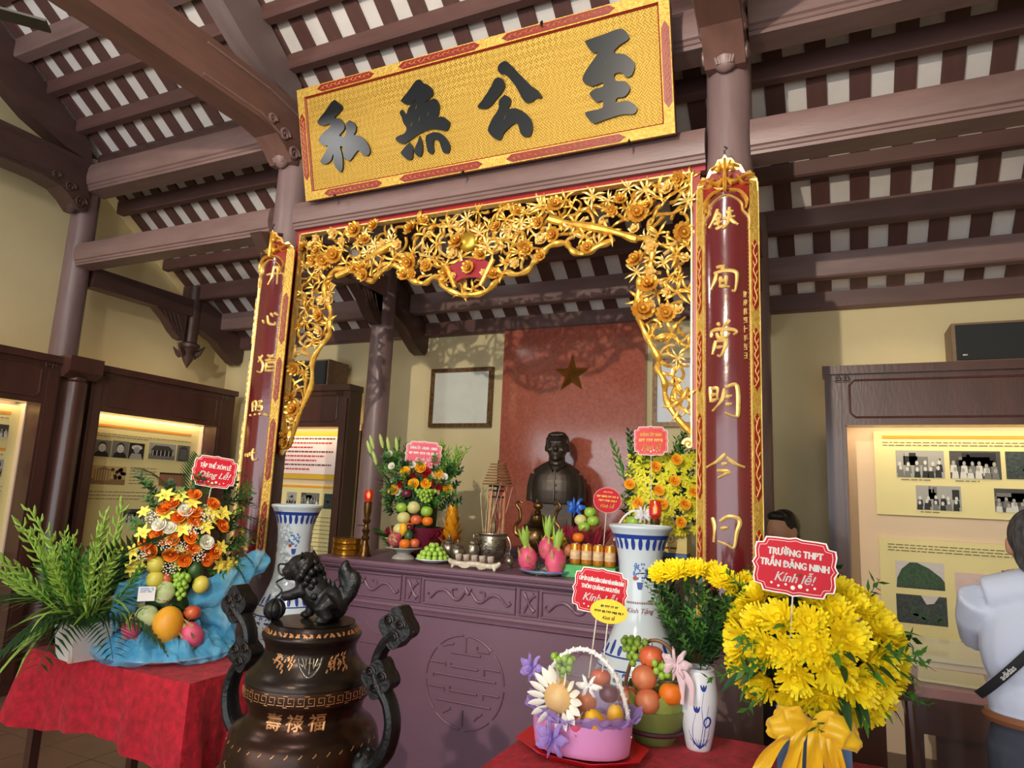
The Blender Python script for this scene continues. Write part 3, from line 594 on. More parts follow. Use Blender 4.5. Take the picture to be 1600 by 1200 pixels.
def photo(parent, x0, z0, x1, z1, kind):
    mb = MB(); W, H = x1-x0, z1-z0
    X = lambda a: x0+a*W
    Z = lambda b: z0+b*H
    mats = GR
    mb.b2(x0, x1, -.003, 0, z0, z1); mb.m = [2]*len(mb.m)
    e = .0034
    if kind == 'portrait':
        rect(mb, X(0), Z(0), X(1), Z(1), e, PR.choice((2, 3)))
        pgon(mb, [(X(.08), Z(0)), (X(.16), Z(.26)), (X(.4), Z(.36)), (X(.6), Z(.36)), (X(.84), Z(.26)), (X(.92), Z(0))], e+.0004, 0)
        oval(mb, X(.5), Z(.60), W*.25, H*.31, e+.0006, 0); oval(mb, X(.5), Z(.54), W*.215, H*.25, e+.0009, 4)
        oval(mb, X(.42), Z(.58), W*.04, H*.015, e+.0012, 1, 8); oval(mb, X(.58), Z(.58), W*.04, H*.015, e+.0012, 1, 8); oval(mb, X(.5), Z(.43), W*.07, H*.014, e+.0012, 1, 8)
    elif kind == 'hat':
        rect(mb, X(0), Z(0), X(1), Z(1), e, 0); pgon(mb, [(X(.05), Z(0)), (X(.2), Z(.35)), (X(.8), Z(.35)), (X(.95), Z(0))], e+.0004, 3)
        oval(mb, X(.5), Z(.72), W*.36, H*.16, e+.0006, 4); oval(mb, X(.5), Z(.56), W*.2, H*.2, e+.0009, 3)
    elif kind in ('house', 'villa'):
        if kind == 'villa': mats = SEP
        top, gnd, dk, li = (3, 3, 0, 4) if kind == 'house' else (2, 3, 0, 2)
        rect(mb, X(0), Z(.3), X(1), Z(1), e, top); rect(mb, X(0), Z(0), X(1), Z(.3), e+.0001, gnd-1 if kind == 'house' else 1)
        pgon(mb, [(X(.05), Z(.55)), (X(.2), Z(.85)), (X(.72), Z(.85)), (X(.95), Z(.55))] if kind == 'house' else [(X(.15), Z(.8)), (X(.35), Z(.97)), (X(.56), Z(.8))], e+.0004, 1)
        rect(mb, X(.1), Z(.22), X(.92 if kind == 'house' else .56), Z(.55 if kind == 'house' else .8), e+.0003, dk if kind == 'house' else 1)
        for k in range(6): rect(mb, X(.13+k*(.15 if kind == 'house' else .075)), Z(.22), X(.16+k*(.15 if kind == 'house' else .075)), Z(.55 if kind == 'house' else .78), e+.0006, li)
        for k in range(14): oval(mb, X(PR.uniform(.6, .96)), Z(PR.uniform(.35, .9)), W*.06, H*.1, e+.0007, 0, 7) if kind == 'villa' else None
    elif kind == 'stele':
        rect(mb, X(0), Z(0), X(1), Z(1), e, 2); pgon(mb, [(X(.15), Z(0)), (X(.15), Z(.75)), (X(.3), Z(.93)), (X(.7), Z(.93)), (X(.85), Z(.75)), (X(.85), Z(0))], e+.0004, 1)
        for k in range(7): rect(mb, X(.25), Z(.15+k*.09), X(.75), Z(.17+k*.09), e+.0006, 3)
    elif kind == 'brown':
        mats = SEP; rect(mb, X(0), Z(0), X(1), Z(1), e, 3); rect(mb, X(0), Z(.86), X(1), Z(1), e+.0003, 0)
    elif kind == 'tree':
        mats = GRN; rect(mb, X(0), Z(0), X(1), Z(1), e, 1)
        pgon(mb, [(X(0), Z(0)), (X(.02), Z(.35)), (X(.12), Z(.7)), (X(.3), Z(.97)), (X(.45), Z(.98)), (X(.7), Z(.78)), (X(.93), Z(.48)), (X(1), Z(.3)), (X(1), Z(0))], e+.0004, 0)
        rect(mb, X(0), Z(0), X(1), Z(.08), e+.0006, 2)
    elif kind == 'cave':
        mats = GRN; rect(mb, X(0), Z(0), X(1), Z(1), e, 2); pgon(mb, [(X(.5), Z(1)), (X(.6), Z(.7)), (X(.75), Z(.75)), (X(.85), Z(1))], e+.0004, 1)
        for k in range(10): oval(mb, X(PR.uniform(.1, .9)), Z(PR.uniform(.05, .6)), W*.07, H*.07, e+.0006, 0, 8)
    elif kind == 'map':
        mats = [MAPM, INK, SIGNR]; mb.m = [0]*len(mb.m); rect(mb, X(0), Z(0), X(1), Z(1), e, 0)
        for k in range(5):
            a, b = PR.uniform(.1, .9), PR.uniform(.2, .9); c, d = PR.uniform(.1, .9), PR.uniform(.2, .9)
            pgon(mb, [(X(a), Z(b)), (X(c), Z(d)), (X(c)+.003, Z(d)), (X(a)+.003, Z(b))], e+.0004, 1)
    else:   # groups of people, light figures on a dark ground or the reverse
        bg, fg = (1, 4) if kind == 'group' else (3, 0)
        rect(mb, X(0), Z(0), X(1), Z(1), e, bg)
        for k in range(5): rect(mb, X(PR.uniform(0, .9)), Z(.45), X(PR.uniform(.1, 1)), Z(PR.uniform(.6, 1)), e+.0002, PR.choice((0, 2)))
        for row in range(2):
            for k in range(6):
                x = X(.1+k*.16+PR.uniform(-.03, .03)); z = Z(.52-.2*row+PR.uniform(-.05, .05)); mi = PR.choice((fg, 2, fg))
                pgon(mb, [(x-W*.07, z-H*.35), (x-W*.055, z-H*.08), (x+W*.055, z-H*.08), (x+W*.07, z-H*.35)], e+.0005+.0003*row, mi); oval(mb, x, z, W*.035, H*.085, e+.0007+.0003*row, 4 if fg == 0 else 3, 8)
    for i in range(len(mb.v)):
        x, y, z = mb.v[i]; mb.v[i] = (x, y, max(z, z0))
    return mb.obj('photo_print', mats, parent, smooth=0)
def lines(parent, x0, x1, z1, n, dz, mat=INK, hh=.006, name='printed_text'):
    mb = MB()
    for k in range(n):
        x = x0; end = x1-(PR.uniform(.1, .5)*(x1-x0) if k == n-1 else 0)
        while x < end:
            l = min(PR.uniform(.015, .05), end-x); mb.b2(x, x+l, -.0036, -.002, z1-k*dz-hh, z1-k*dz); x += l+.008
    mb.obj(name, mat, parent, smooth=0)['kind'] = 'stuff'
def board(label, loc, rz, w_, h_, bars, photos, texts, mat=PAPER):
    t = thing('information_board', label, 'board', loc, rz)
    MB().b2(0, w_, 0, .02, 0, h_).obj('panel', mat, t)
    for a, b, c in bars: MB().b2(a, b, -.003, 0, c-.013, c+.008).obj('title_bar', ORBAR, t)
    for q in photos:
        o = photo(t, *q)
    for q in texts: lines(t, *q)
    return t
def case(label, loc, rz, w_, post0, post1, extra=None, group=None, head=True):
    """local x along the wall, y into the wall, z up"""
    t = thing('display_cabinet', label, 'cabinet', loc, rz, group)
    for a, b in ((0, post0), (w_-post1, w_)):
        MB().b2(a, b, 0, .17, 0, 2.51).obj('post', CASE, t)
        MB().b2(a+.02, b-.02, -.012, 0, .1, 2.4).obj('post_moulding', CASE, t)
    MB().b2(post0, w_-post1, 0, .16, 2.14, 2.51).obj('header', CASE, t)
    MB().b2(-.012, w_+.012, -.03, .17, 2.47, 2.525).obj('cornice', CASE, t)
    x0, x1 = post0+.03, w_-post1-.03
    fr = [(x0+.03, 2.19), (x1-.03, 2.19), (x1, 2.22), (x1, 2.40), (x1-.03, 2.43), (x0+.03, 2.43), (x0, 2.40), (x0, 2.22)]
    mb = MB(); mb.brush(fr+[fr[0]], .014, lambda u, v, h: (u, -h, v), .008, 1, False); mb.obj('panel_moulding', CASE, t)
    mb = MB()
    for s, xx in ((1, post0*.5+.0), (-1, w_-post1*.5)):
        k = [(0, 0), (.035, 0), (.035, .03), (.01, .03), (.01, .014), (.022, .014)]
        for dx in (0, .05): mb.brush([(xx+s*(a+dx), 2.425+b) for a, b in k], .006, lambda u, v, h: (u, -.03-h, v), .006, 1, False)
    mb.obj('fret_carving', WOODD, t)['kind'] = 'stuff'
    MB().b2(post0, w_-post1, .33, .36, .12, 2.2).obj('back_lining', CASEIN, t)
    for a in (post0, w_-post1-.01): MB().b2(a, a+.01, .17, .36, .12, 2.14).obj('side_lining', CASEIN, t)
    MB().b2(post0, w_-post1, .02, .36, 0, .12).obj('base_board', CASE, t)
    MB().b2(post0+.03, w_-post1-.03, .165, .195, 2.155, 2.175).obj('light_strip', STRIP, t)
    return t
q90 = PI/2
cA = case('dark wooden display cabinet at the end of the side wall away from the corner', (-5.5, 1.75, 0), q90, 1.51, .12, .12)
cB = case('dark wooden display cabinet on the side wall holding portrait photographs', (-5.5, 3.515, 0), q90, 1.485, .10, .19)
pil = thing('corner_pilaster', 'rounded dark wooden pilaster with carved cap between two wall cabinets', 'pilaster', (-5.5, 3.38, 0), q90)
MB().b2(-.118, .118, .02, .13, 0, 2.44).obj('casing', CASE, pil)
MB().lathe([(.085, 0), (.085, 2.34), (.07, 2.36), (.07, 2.38)], 20).obj('round_shaft', CASE, pil)
MB().extr([(-.12, 2.54), (-.12, 2.42), (-.10, 2.40), (-.07, 2.39), (-.05, 2.37), (.13, 2.37), (.13, 2.54)], -.135, .135).obj('carved_cap', CASE, pil)
board('cream board of black and white portraits lit in the side wall cabinet', (-5.72, 3.71, 1.02), q90, 1.10, 1.12, [(.03, 1.0, 1.03)],
      [(.03, .757, .19, .90, 'portrait'), (.20, .757, .355, .905, 'portrait'), (.36, .755, .51, .90, 'hat'), (.56, .77, .84, .92, 'house'), (.86, .765, 1.0, .92, 'stele'), (.04, .52, .36, .68, 'villa'), (.70, .525, .99, .65, 'brown'), (.39, .19, .60, .31, 'group')],
      [(.03, 1.0, .96, 2, .02), (.40, .66, .68, 6, .028), (.05, .95, .46, 3, .03), (.65, 1.0, .30, 5, .03)])
board('cream board with two small photographs at the end of the side wall', (-5.72, 2.2, 1.0), q90, 1.02, 1.12, [(.4, .86, 1.06), (.4, .86, .78)], [(.68, .87, .86, .965, 'group'), (.72, .57, .86, .70, 'people')], [(.4, .85, 1.02, 2, .025), (.4, .85, .74, 2, .025), (.4, .88, .5, 4, .035)])
cC = case('dark wooden display cabinet on the back wall with framed red text', (-5.10, 5.0-.17+.0, 0), 0, 1.20, .1, .105)
fr = thing('text_frame', 'yellow framed sheet of small red text in the back wall cabinet', 'frame', (-5.0, 5.12, 1.67), 0)
MB().b2(0, .90, 0, .025, 0, .46).obj('frame', M('yellow_frame', (218, 178, 60), .45), fr)
MB().b2(.05, .845, -.002, 0, .05, .41).obj('sheet', M('text_sheet', (240, 226, 226), .5), fr)
for k in range(8):
    lines(fr, .07, .83, .395-k*.042, 1, .04, M('red_print', (190, 60, 66), .6) if k % 3 else M('dark_red_print', (110, 50, 56), .6), .015)
board('cream board with three small photographs under the framed red text', (-5.0, 5.12, .7), 0, .95, .93, [(.05, .88, .90)], [(.20, .73, .32, .84, 'people'), (.38, .735, .60, .84, 'group'), (.66, .70, .88, .84, 'cave'), (.2, .15, .36, .35, 'portrait'), (.42, .15, .58, .35, 'portrait')], [(.5, .88, .62, 9, .038)])
cD = case('dark wooden display cabinet on the back wall beside the visitor in white', (-.026, 4.83, 0), 0, 2.15, .115, .115)
board('upper cream board with five black and white photographs behind the visitor', (.26, 5.13, 1.585), 0, 1.5, .545, [(.05, 1.45, .51)],
      [(.125, .245, .395, .42, 'people'), (.425, .245, .695, .42, 'group'), (.72, .25, .97, .42, 'cave'), (.23, .04, .475, .195, 'people'), (.65, .045, .90, .19, 'group'), (1.05, .25, 1.3, .42, 'people')],
      [(.05, 1.4, .475, 2, .018), (.15, .37, .233, 1, .02), (.45, .65, .233, 1, .02), (.25, .45, .03, 1, .02)])
board('lower cream board with a green tree photograph and a pale map', (.265, 5.13, .70), 0, 1.5, .735, [], [(.09, .43, .355, .595, 'tree'), (.085, .215, .36, .39, 'cave'), (.41, .34, .76, .55, 'map')], [(.05, .9, .70, 3, .018), (.42, .75, .29, 4, .02), (.42, .8, .20, 3, .03)])
# loudspeakers lying on the cabinets
def speaker(x0, label):
    t = thing('loudspeaker', label, 'speaker', (x0, 4.86, 2.527))
    MB().b2(0, .52, 0, .28, 0, .25).obj('wooden_box', M('speaker_veneer', (120, 92, 70), .45, var=.2, vs=3, grain=(1, 8, 8)), t)
    MB().b2(.02, .50, -.012, 0, .015, .235).obj('grille', M('black_grille_cloth', (34, 36, 36), .8), t)
    MB().b2(.05, .075, -.014, -.012, .04, .05).obj('badge', STEEL, t)
speaker(.70, 'wooden loudspeaker with black grille on the cabinet near the visitor')
speaker(-4.72, 'wooden loudspeaker with black grille on the cabinet holding the red text')

# ------------------------------------------------------------------ back wall: red stone panel, star, framed certificates
pn = tag(MB().b2(-2.535, -1.295, 5.14, 5.198, .9, 3.02).obj('stone_panel', M('polished_red_granite', (166, 94, 78), .12, rgb2=(144, 76, 62), vs=40, coat=.5)), 'polished red granite panel on the back wall behind the bust', 'panel')
mb = MB(); c0 = mb_v = [(0, -.05, 0)]
for k in range(10):
    r = .165 if k % 2 == 0 else .066; a = PI/2+k*PI/5; mb_v.append((r*math.cos(a), 0, r*math.sin(a)))
mb.add(mb_v, [(0, k+1, (k+1) % 10+1) for k in range(10)]+[tuple(range(10, 0, -1))])
tag(mb.obj('wall_star', M('star_bronze', (206, 150, 74), .28, .85), loc=(-1.905, 5.139, 2.60), smooth=0), 'five pointed bronze star on the red granite panel', 'star')
def certificate(x0, x1, z0, z1, label, mat):
    t = thing('framed_certificate', label, 'picture', (x0, 5.198, z0)); W, H = x1-x0, z1-z0
    f_ = M('gilt_brown_frame', (120, 88, 46), .35, .3, rgb2=(66, 42, 26), vs=40)
    for a, b, c, d in ((0, W, 0, .035), (0, W, H-.035, H), (0, .035, .035, H-.035), (W-.035, W, .035, H-.035)): MB().b2(a, b, -.04, 0, c, d).obj('frame_rail', f_, t)
    MB().b2(.035, W-.035, -.012, 0, .035, H-.035).obj('sheet', mat, t)
    lines(t, W*.3, W*.7, H*.8, 1, .03, INK, .012); lines(t, W*.2, W*.8, H*.7, 6, .045); lines(t, W*.55, W*.8, H*.25, 2, .03)
    for o in list(t.children)[-3:]: o.location.y = -.011
    MB().b2(.035, W-.035, -.02, -.018, .035, H-.035).obj('glass', GLASS, t)
certificate(-3.27, -2.645, 2.17, 2.70, 'framed pale certificate on the cream wall beside the granite panel', M('certificate_paper', (206, 208, 200), .5, var=.04))
certificate(-1.245, -.60, 2.17, 2.70, 'framed bluish certificate partly hidden by the gold lattice arm', M('certificate_paper_blue', (208, 214, 226), .5, var=.04))

# ------------------------------------------------------------------ altar
al = thing('altar_table', 'plum painted altar with carved frieze and round longevity emblem', 'altar', (CX, 3.57, 0))
HW = 1.1
MB().b2(-HW+.03, HW-.03, 0, .9, 0, 1.1).obj('body', ALTAR, al)
MB().extr([(-.045, 1.165), (-.05, 1.15), (-.045, 1.135), (-.03, 1.13), (-.03, 1.118), (-.018, 1.105), (.93, 1.105), (.93, 1.165)], -HW-.03, HW+.03).obj('top_slab', ALTAR, al)
MB().extr([(-.02, .93), (-.026, .915), (-.018, .90), (-.018, .885), (0, .875), (.01, .93)], -HW+.02, HW-.02).obj('waist_moulding', ALTAR, al)
af = lambda u, v, h: (u, -h, v)
def panel(u0, u1, v0, v1):
    mb = MB()
    for w2, hh in ((.014, .012),): mb.brush([(u0, v0), (u1, v0), (u1, v1), (u0, v1), (u0, v0)], w2, af, hh, 1, False)
    return mb.obj('frieze_frame', ALTAR, al)
for a, b in ((-1.04, -.46), (-.30, .30), (.46, 1.04)):
    panel(a, b, .952, 1.088); m_ = (a+b)/2; mb = MB()
    for s in (-1, 1):
        mb.brush([(m_+s*.02, 1.04), (m_+s*.06, .995), (m_+s*.10, 1.0), (m_+s*.105, 1.045), (m_+s*.075, 1.05)], .020, af, .014, 5)
        mb.brush([(m_+s*.10, 1.0), (m_+s*.15, 1.035), (m_+s*.20, 1.03), (m_+s*.25, .985)], .022, af, .014, 5)
        mb.brush([(m_+s*.25, .985), (m_+s*.27, 1.0), (m_+s*.262, 1.015)], .012, af, .012, 4)
    mb.brush([(m_-.02, 1.06), (m_, 1.03), (m_+.02, 1.06)], .024, af, .014, 4)
    mb.obj('frieze_scroll', ALTAR, al)
for a, b in ((-.435, -.325), (.325, .435)):
    panel(a, b, .952, 1.088); m_ = (a+b)/2; mb = MB()
    for s, q in ((1, 1), (1, -1), (-1, 1), (-1, -1)): mb.brush([(m_, 1.02), (m_+s*.018, 1.02+q*.03), (m_+s*.033, 1.02+q*.046)], lambda t: .010+.022*t, af, .014, 4)
    mb.obj('frieze_rosette', ALTAR, al)
mb = MB(); e0 = (0, .55); r_ = .25
for k in range(8): mb.brush([(e0[0]+r_*math.cos(a), e0[1]+r_*math.sin(a)) for a in [k*PI/4+.06+i*(PI/4-.12)/5 for i in range(6)]], .012, af, .009, 1, False)
for a in ([(0, .95), (0, .62)], [(-.36, .6), (.4, .6)], [(-.9, .35), (-.5, .35), (-.5, .28)], [(-.35, .36), (-.35, .30), (.35, .30)], [(.5, .2), (.5, .35), (.9, .35)], [(-.8, .02), (-.8, .1), (.8, .1)], [(-.92, -.18), (-.5, -.18), (-.5, -.26)], [(-.35, -.14), (-.35, -.22), (.35, -.22)], [(.5, -.3), (.5, -.18), (.9, -.18)], [(-.7, -.45), (.7, -.45)], [(0, -.6), (0, -.95)], [(-.5, -.72), (-.3, -.6)], [(.3, -.78), (.35, -.7), (.5, -.6)], [(-.6, .72), (-.3, .8)], [(.3, .8), (.3, .7), (.62, .7)]):
    mb.brush([(e0[0]+u*r_, e0[1]+v*r_) for u, v in a], .014, af, .009, 1, False)
mb.obj('longevity_emblem', ALTAR, al)
for s in (-1, 1):
    mb = MB()
    for a in ([(.96, .80), (.80, .80), (.80, .74), (.90, .74)], [(.70, .80), (.62, .74), (.54, .74)], [(.96, .70), (.96, .3)], [(.78, .68), (.60, .68)], [(.96, .2), (.8, .2), (.8, .26)]): mb.brush([(s*u, v) for u, v in a], .009, af, .006, 1, False)
    mb.obj('corner_fret', ALTAR, al)

# ------------------------------------------------------------------ tall porcelain vases
VP = [(.13, 0), (.135, .03), (.12, .06), (.15, .2), (.20, .45), (.225, .62), (.225, .73), (.205, .82), (.188, .86), (.172, .90), (.138, .97), (.112, 1.04), (.100, 1.12), (.097, 1.24), (.104, 1.33), (.118, 1.40), (.138, 1.45), (.153, 1.474), (.152, 1.483), (.14, 1.478), (.112, 1.39), (.09, 1.25)]
def rad(prof, z):
    for (r0, z0), (r1, z1) in zip(prof, prof[1:]):
        if z0 <= z <= z1: return r0+(r1-r0)*(z-z0)/(z1-z0)
    return prof[-1][0]
def wrap(prof, a0):
    """u = arc length from the facing angle, v = height"""
    def fn(u, v, h=0.):
        r = rad(prof, v)+h; a = a0+u/max(rad(prof, v), .02)
        return Vector((r*math.cos(a), r*math.sin(a), v))
    return fn
def wrapped_text(body, size, name, mat, parent, fn, u, v, shear=0., bold=0.):
    o = text(body, size, name, mat, parent, (0, 0, 0), (0, 0, 0), bold, shear, .0003)
    for vt in o.data.vertices: vt.co = fn(u+vt.co.x, v+vt.co.y, .0012+vt.co.z)
    return o
VR = random.Random(9)
def tall_vase(x, y, a0, label):
    t = thing('floor_vase', label, 'vase', (x, y, 0)); fn = wrap(VP[:19], a0)
    q = cat(VP, 3); MB().lathe(q, 40, caps=False).obj('body', PORC, t)
    fb = lambda z0, z1: mb.lathe([(rad(VP[:19], z)+.0012, z) for z in (z0, z0*.67+z1*.33, z0*.33+z1*.67, z1)], 40, caps=False)
    for z0, z1 in ((1.425, 1.444), (.842, .85), (.758, .768), (.895, .902), (.06, .09)):
        mb = MB(); fb(z0, z1); mb.obj('cobalt_band', COB, t)
    mb = MB()
    for k in range(22):
        u = 2*PI*k/22
        fk = wrap(VP[:19], a0+u)
        for z0, z1, wd in ((1.425, 1.375, .012), (.905, .965 if k % 2 else .945, .013)):
            mb.brush([(0, z0), (0, (z0+z1)/2), (0, z1)], lambda t: wd*(.5+1.2*math.sin(PI*(.15+.75*t))), fk, .0014, 2)
        for z0 in (.775, .80, .825):
            r = rad(VP[:19], z0)
            for _ in range(2): mb.brush([(VR.uniform(-.02, .02), z0), (VR.uniform(-.02, .02), z0+.012), (VR.uniform(0, .03), z0+.01)], .009, fk, .0013, 3)
    mb.obj('painted_border', COB, t)['kind'] = 'stuff'
    for da in (0., 1.75, -1.75):
        f2 = wrap(VP[:19], a0+da); mb = MB()
        for k in range(30):
            a = VR.uniform(0, 2*PI); r = .034*math.sqrt(VR.random()); u, v = r*math.cos(a), 1.275+r*1.2*math.sin(a)
            mb.brush([(u, v), (u+.004, v+.006), (u+VR.uniform(-.008, .008), v+VR.uniform(.005, .012))], .008, f2, .0014, 2)
        mb.obj('painted_bouquet', COBL, t)['kind'] = 'stuff'
        mb = MB(); mb.poly([(-.014, 1.228), (.014, 1.228), (.012, 1.208), (.008, 1.195), (-.008, 1.195), (-.012, 1.208)], f2, .0014, .0005); mb.obj('painted_basin', COB, t)
        mb = MB(); mb.poly([(-.022+.011*math.cos(i*PI/4), 1.245+.011*math.sin(i*PI/4)) for i in range(8)], f2, .002, .0005); mb.obj('painted_flower', M('iron_red_paint', (176, 84, 52), .3), t)
    mb = MB()
    for k in range(60):
        u = VR.uniform(-.3, .3); v = VR.choice((.70, .66, .60, .52, .45))+VR.uniform(-.02, .04)
        mb.brush([(u, v), (u+VR.uniform(-.02, .02), v+.012), (u+VR.uniform(-.035, .035), v+VR.uniform(.0, .03))], .006, fn, .0013, 3)
    mb.obj('painted_landscape', M('ink_blue_paint', (64, 74, 110), .3), t)['kind'] = 'stuff'
    wrapped_text('Kính Tặng', .030, 'dedication', M('brown_red_paint', (130, 52, 50), .4), t, fn, 0, 1.10, .35)
    lm = MB()
    for k in range(16): lm.brush([(-.062+k*.0082, 1.135), (-.0575+k*.0082, 1.135)], .010, fn, .0013, 1, False)
    lm.obj('dedication_line', M('brown_red_paint', (130, 52, 50), .4), t)['kind'] = 'stuff'
tall_vase(-3.0, 3.3, math.atan2(-3.3, 3.0), 'tall blue and white floor vase behind the bronze urn')
tall_vase(-.846, 3.3, math.atan2(-3.3, .846), 'tall blue and white floor vase beside the yellow chrysanthemums')

# ------------------------------------------------------------------ bronze incense urn with lion lid
UP_ = [(.15, .20), (.17, .28), (.215, .40), (.245, .52), (.256, .64), (.256, .70), (.251, .745), (.244, .788), (.23, .815), (.205, .835), (.190, .852), (.186, .868), (.190, .888), (.200, .905), (.207, .915), (.207, .955), (.203, .962)]
ur = thing('incense_urn', 'large dark bronze incense urn with scroll handles and lion lid', 'urn', (-1.635, 1.93, 0))
MB().lathe([(.30, 0), (.30, .14), (.27, .16)], 40).obj('plinth', M('dark_stone', (84, 80, 78), .6, var=.1), ur)
MB().lathe(cat(UP_, 3), 56).obj('bowl', BRONZEB, ur)
LP = [(.207, .962), (.205, .972), (.198, .985), (.182, 1.0), (.168, 1.018), (.157, 1.036), (.151, 1.056), (.152, 1.07), (.156, 1.082), (.160, 1.088), (.166, 1.102), (.164, 1.112), (.150, 1.128), (.138, 1.142), (.13, 1.145), (0, 1.145)]
MB().lathe(cat(LP, 3), 56).obj('lid', BRONZE, ur)
for k in range(3):
    a = k*2*PI/3-1.9; MB().tube([(.17*math.cos(a), .17*math.sin(a), .36), (.22*math.cos(a), .22*math.sin(a), .26), (.2*math.cos(a), .2*math.sin(a), .16)], [.06, .045, .05], 10).obj('foot', BRONZE, ur)
ua = math.atan2(-1.93, 1.635); uf = wrap(UP_, ua); lf = wrap(LP[:14], ua)
mb = MB()
for k in range(-10, 11):
    u = k*.031; q = [(0, 0), (.024, 0), (.024, .022), (.006, .022), (.006, .008), (.016, .008)]
    mb.brush([(u+a, .925+b) for a, b in q], .0028, uf, .0012, 1, False)
for v in (.920, .953): mb.brush([(-.33+i*.066, v) for i in range(11)], .003, uf, .0012, 1, False)
mb.obj('key_fret_inlay', INLAY, ur)['kind'] = 'stuff'
for k, c in enumerate('壽祿福'): wrapped_text(c, .055, 'inlaid_character', INLAY, ur, uf, -.10+k*.068, .868, .1, .0012)
mb = MB()
for k in range(-9, 10): mb.brush([(k*.042-.010, .803), (k*.042, .794), (k*.042-.01, .785)], .006, uf, .001, 2)
for s in (-1, 1):
    mb.brush([(s*.02, .62), (s*.02, .745), (s*.03, .755), (s*.05, .755), (s*.05, .762), (s*.27, .762)], .004, uf, .001, 1, False)
for k in range(150):
    s = VR.choice((-1, 1)); u = s*VR.uniform(.05, .30); v = VR.uniform(.55, .735)
    mb.brush([(u, v), (u+VR.uniform(-.012, .012), v+.007), (u+VR.uniform(-.02, .02), v+VR.uniform(0, .014))], .005, uf, .001, 2)
mb.obj('bowl_inlay', INLAY, ur)['kind'] = 'stuff'
mb = MB()
for k in range(-12, 13):
    for _ in range(3): mb.brush([(k*.022+VR.uniform(-.01, .01), 1.118), (k*.022, 1.124), (k*.022+VR.uniform(-.01, .01), 1.127)], .007, lf, .001, 2)
for s in (-1, 1):
    for k in range(26):
        u, v = s*VR.uniform(.05, .13), VR.uniform(1.01, 1.055); mb.brush([(u, v), (u+.004, v+.006), (u+VR.uniform(-.01, .01), v+.010)], .006, lf, .001, 2)
mb.obj('lid_inlay', INLAY, ur)['kind'] = 'stuff'
mb = MB(); mb.poly([(-.042, 1.058), (.042, 1.058), (.036, 1.03), (.018, 1.008), (0, 1.0), (-.018, 1.008), (-.036, 1.03)], lf, .001, .0002); mb.obj('vent_opening', DARK, ur)
mb = MB()
for q in ([(-.036, 1.054), (-.03, 1.03), (-.014, 1.01), (0, 1.003), (.014, 1.01), (.03, 1.03), (.036, 1.054)], [(0, 1.056), (0, 1.012)], [(-.024, 1.054), (-.012, 1.025), (-.012, 1.054)], [(.024, 1.054), (.012, 1.025), (.012, 1.054)], [(-.006, 1.04), (.006, 1.04)], [(-.03, 1.04), (-.02, 1.032)], [(.03, 1.04), (.02, 1.032)]): mb.brush(q, .004, lf, .0025, 2, False)
mb.obj('vent_tracery', STEEL, ur)
for s in (-1, 1):
    h = cat([(s*.20, 0, .70), (s*.27, 0, .725), (s*.33, 0, .78), (s*.352, 0, .86), (s*.335, 0, .93), (s*.295, 0, .985), (s*.28, 0, 1.04), (s*.295, 0, 1.09), (s*.33, 0, 1.13), (s*.36, 0, 1.155)], 5)
    hd = MB().tube(h, [.040, .040, .038, .034, .032, .034, .030, .030, .036, .036], 10, flat=.7).obj('handle', BLKBR, ur)
    cl = [(.05*math.cos(a)*(1+.13*math.cos(4*a+.5)), .05*math.sin(a)*(1+.13*math.cos(4*a+.5))) for a in [i*2*PI/28 for i in range(28)]]
    for cx, cz, rr, nm in ((.295, 1.0, 1.12, 'cloud_boss'), (.352, 1.165, 1.2, 'cloud_head')):
        mb = MB(); mb.poly([(s*(cx+a*rr*.9), cz+b*rr) for a, b in cl], lambda u, v, hh: (u, -hh, v), .030, -.030); mb.obj(nm, BLKBR, hd)
        mb = MB()
        for dx, dz in ((-.022, .022), (.024, .012), (.0, -.026)):
            mb.tube([(s*(cx+dx)+.019*(1-t*.8)*math.cos(t*10), -.032, cz+dz+.019*(1-t*.8)*math.sin(t*10)) for t in [i/18 for i in range(19)]], [.004, .003], 5)
        mb.obj('spiral_relief', BRONZE, hd)['kind'] = 'stuff'
    mb = MB(); mb.ell((s*.255, 0, .73), (.055, .055, .055), 14, 10)
    for k in range(16): a = k*2.4; mb.ell((s*.255+.05*math.cos(a)*math.sin(k*.2+.3), .052*math.sin(a)*math.sin(k*.2+.3), .73+.05*math.cos(k*.2+.3)), .013, 7, 5)
    mb.obj('beast_head', BLKBR, hd)
# the guardian lion: one modelled figure on the lid
mb = MB(); E_ = mb.ell
E_((.055, 0, .060), (.065, .050, .060), 14, 10); E_((.0, 0, .095), (.055, .046, .065), 14, 10, Euler((0, -.5, 0)).to_matrix()); E_((-.035, 0, .125), (.042, .042, .05), 12, 8)
E_((-.062, 0, .175), (.050, .045, .045), 14, 10); E_((-.098, 0, .160), (.030, .034, .022), 12, 8); E_((-.096, 0, .140), (.026, .028, .012), 10, 6); E_((-.105, 0, .178), (.016, .02, .014), 8, 6)
for s in (-1, 1):
    E_((-.085, s*.024, .192), .015, 8, 6); E_((-.045, s*.044, .195), (.02, .012, .024), 8, 6)
    mb.tube([(.075, s*.042, .075), (.045, s*.058, .045), (.075, s*.058, .014)], [.036, .028, .018], 10); E_((.05, s*.058, .012), (.03, .017, .014), 8, 6)
mb.tube([(-.02, .032, .10), (-.025, .036, .05), (-.03, .036, .012)], [.026, .020, .017], 10); E_((-.042, .036, .012), (.024, .017, .013), 8, 6)
mb.tube([(-.03, -.03, .105), (-.075, -.034, .085), (-.105, -.032, .078)], [.024, .019, .017], 10)
for k in range(16):
    a = k*2*PI/16; E_((-.035+.012*math.sin(a*3), .05*math.cos(a), .165+.05*math.sin(a)), .016, 7, 5)
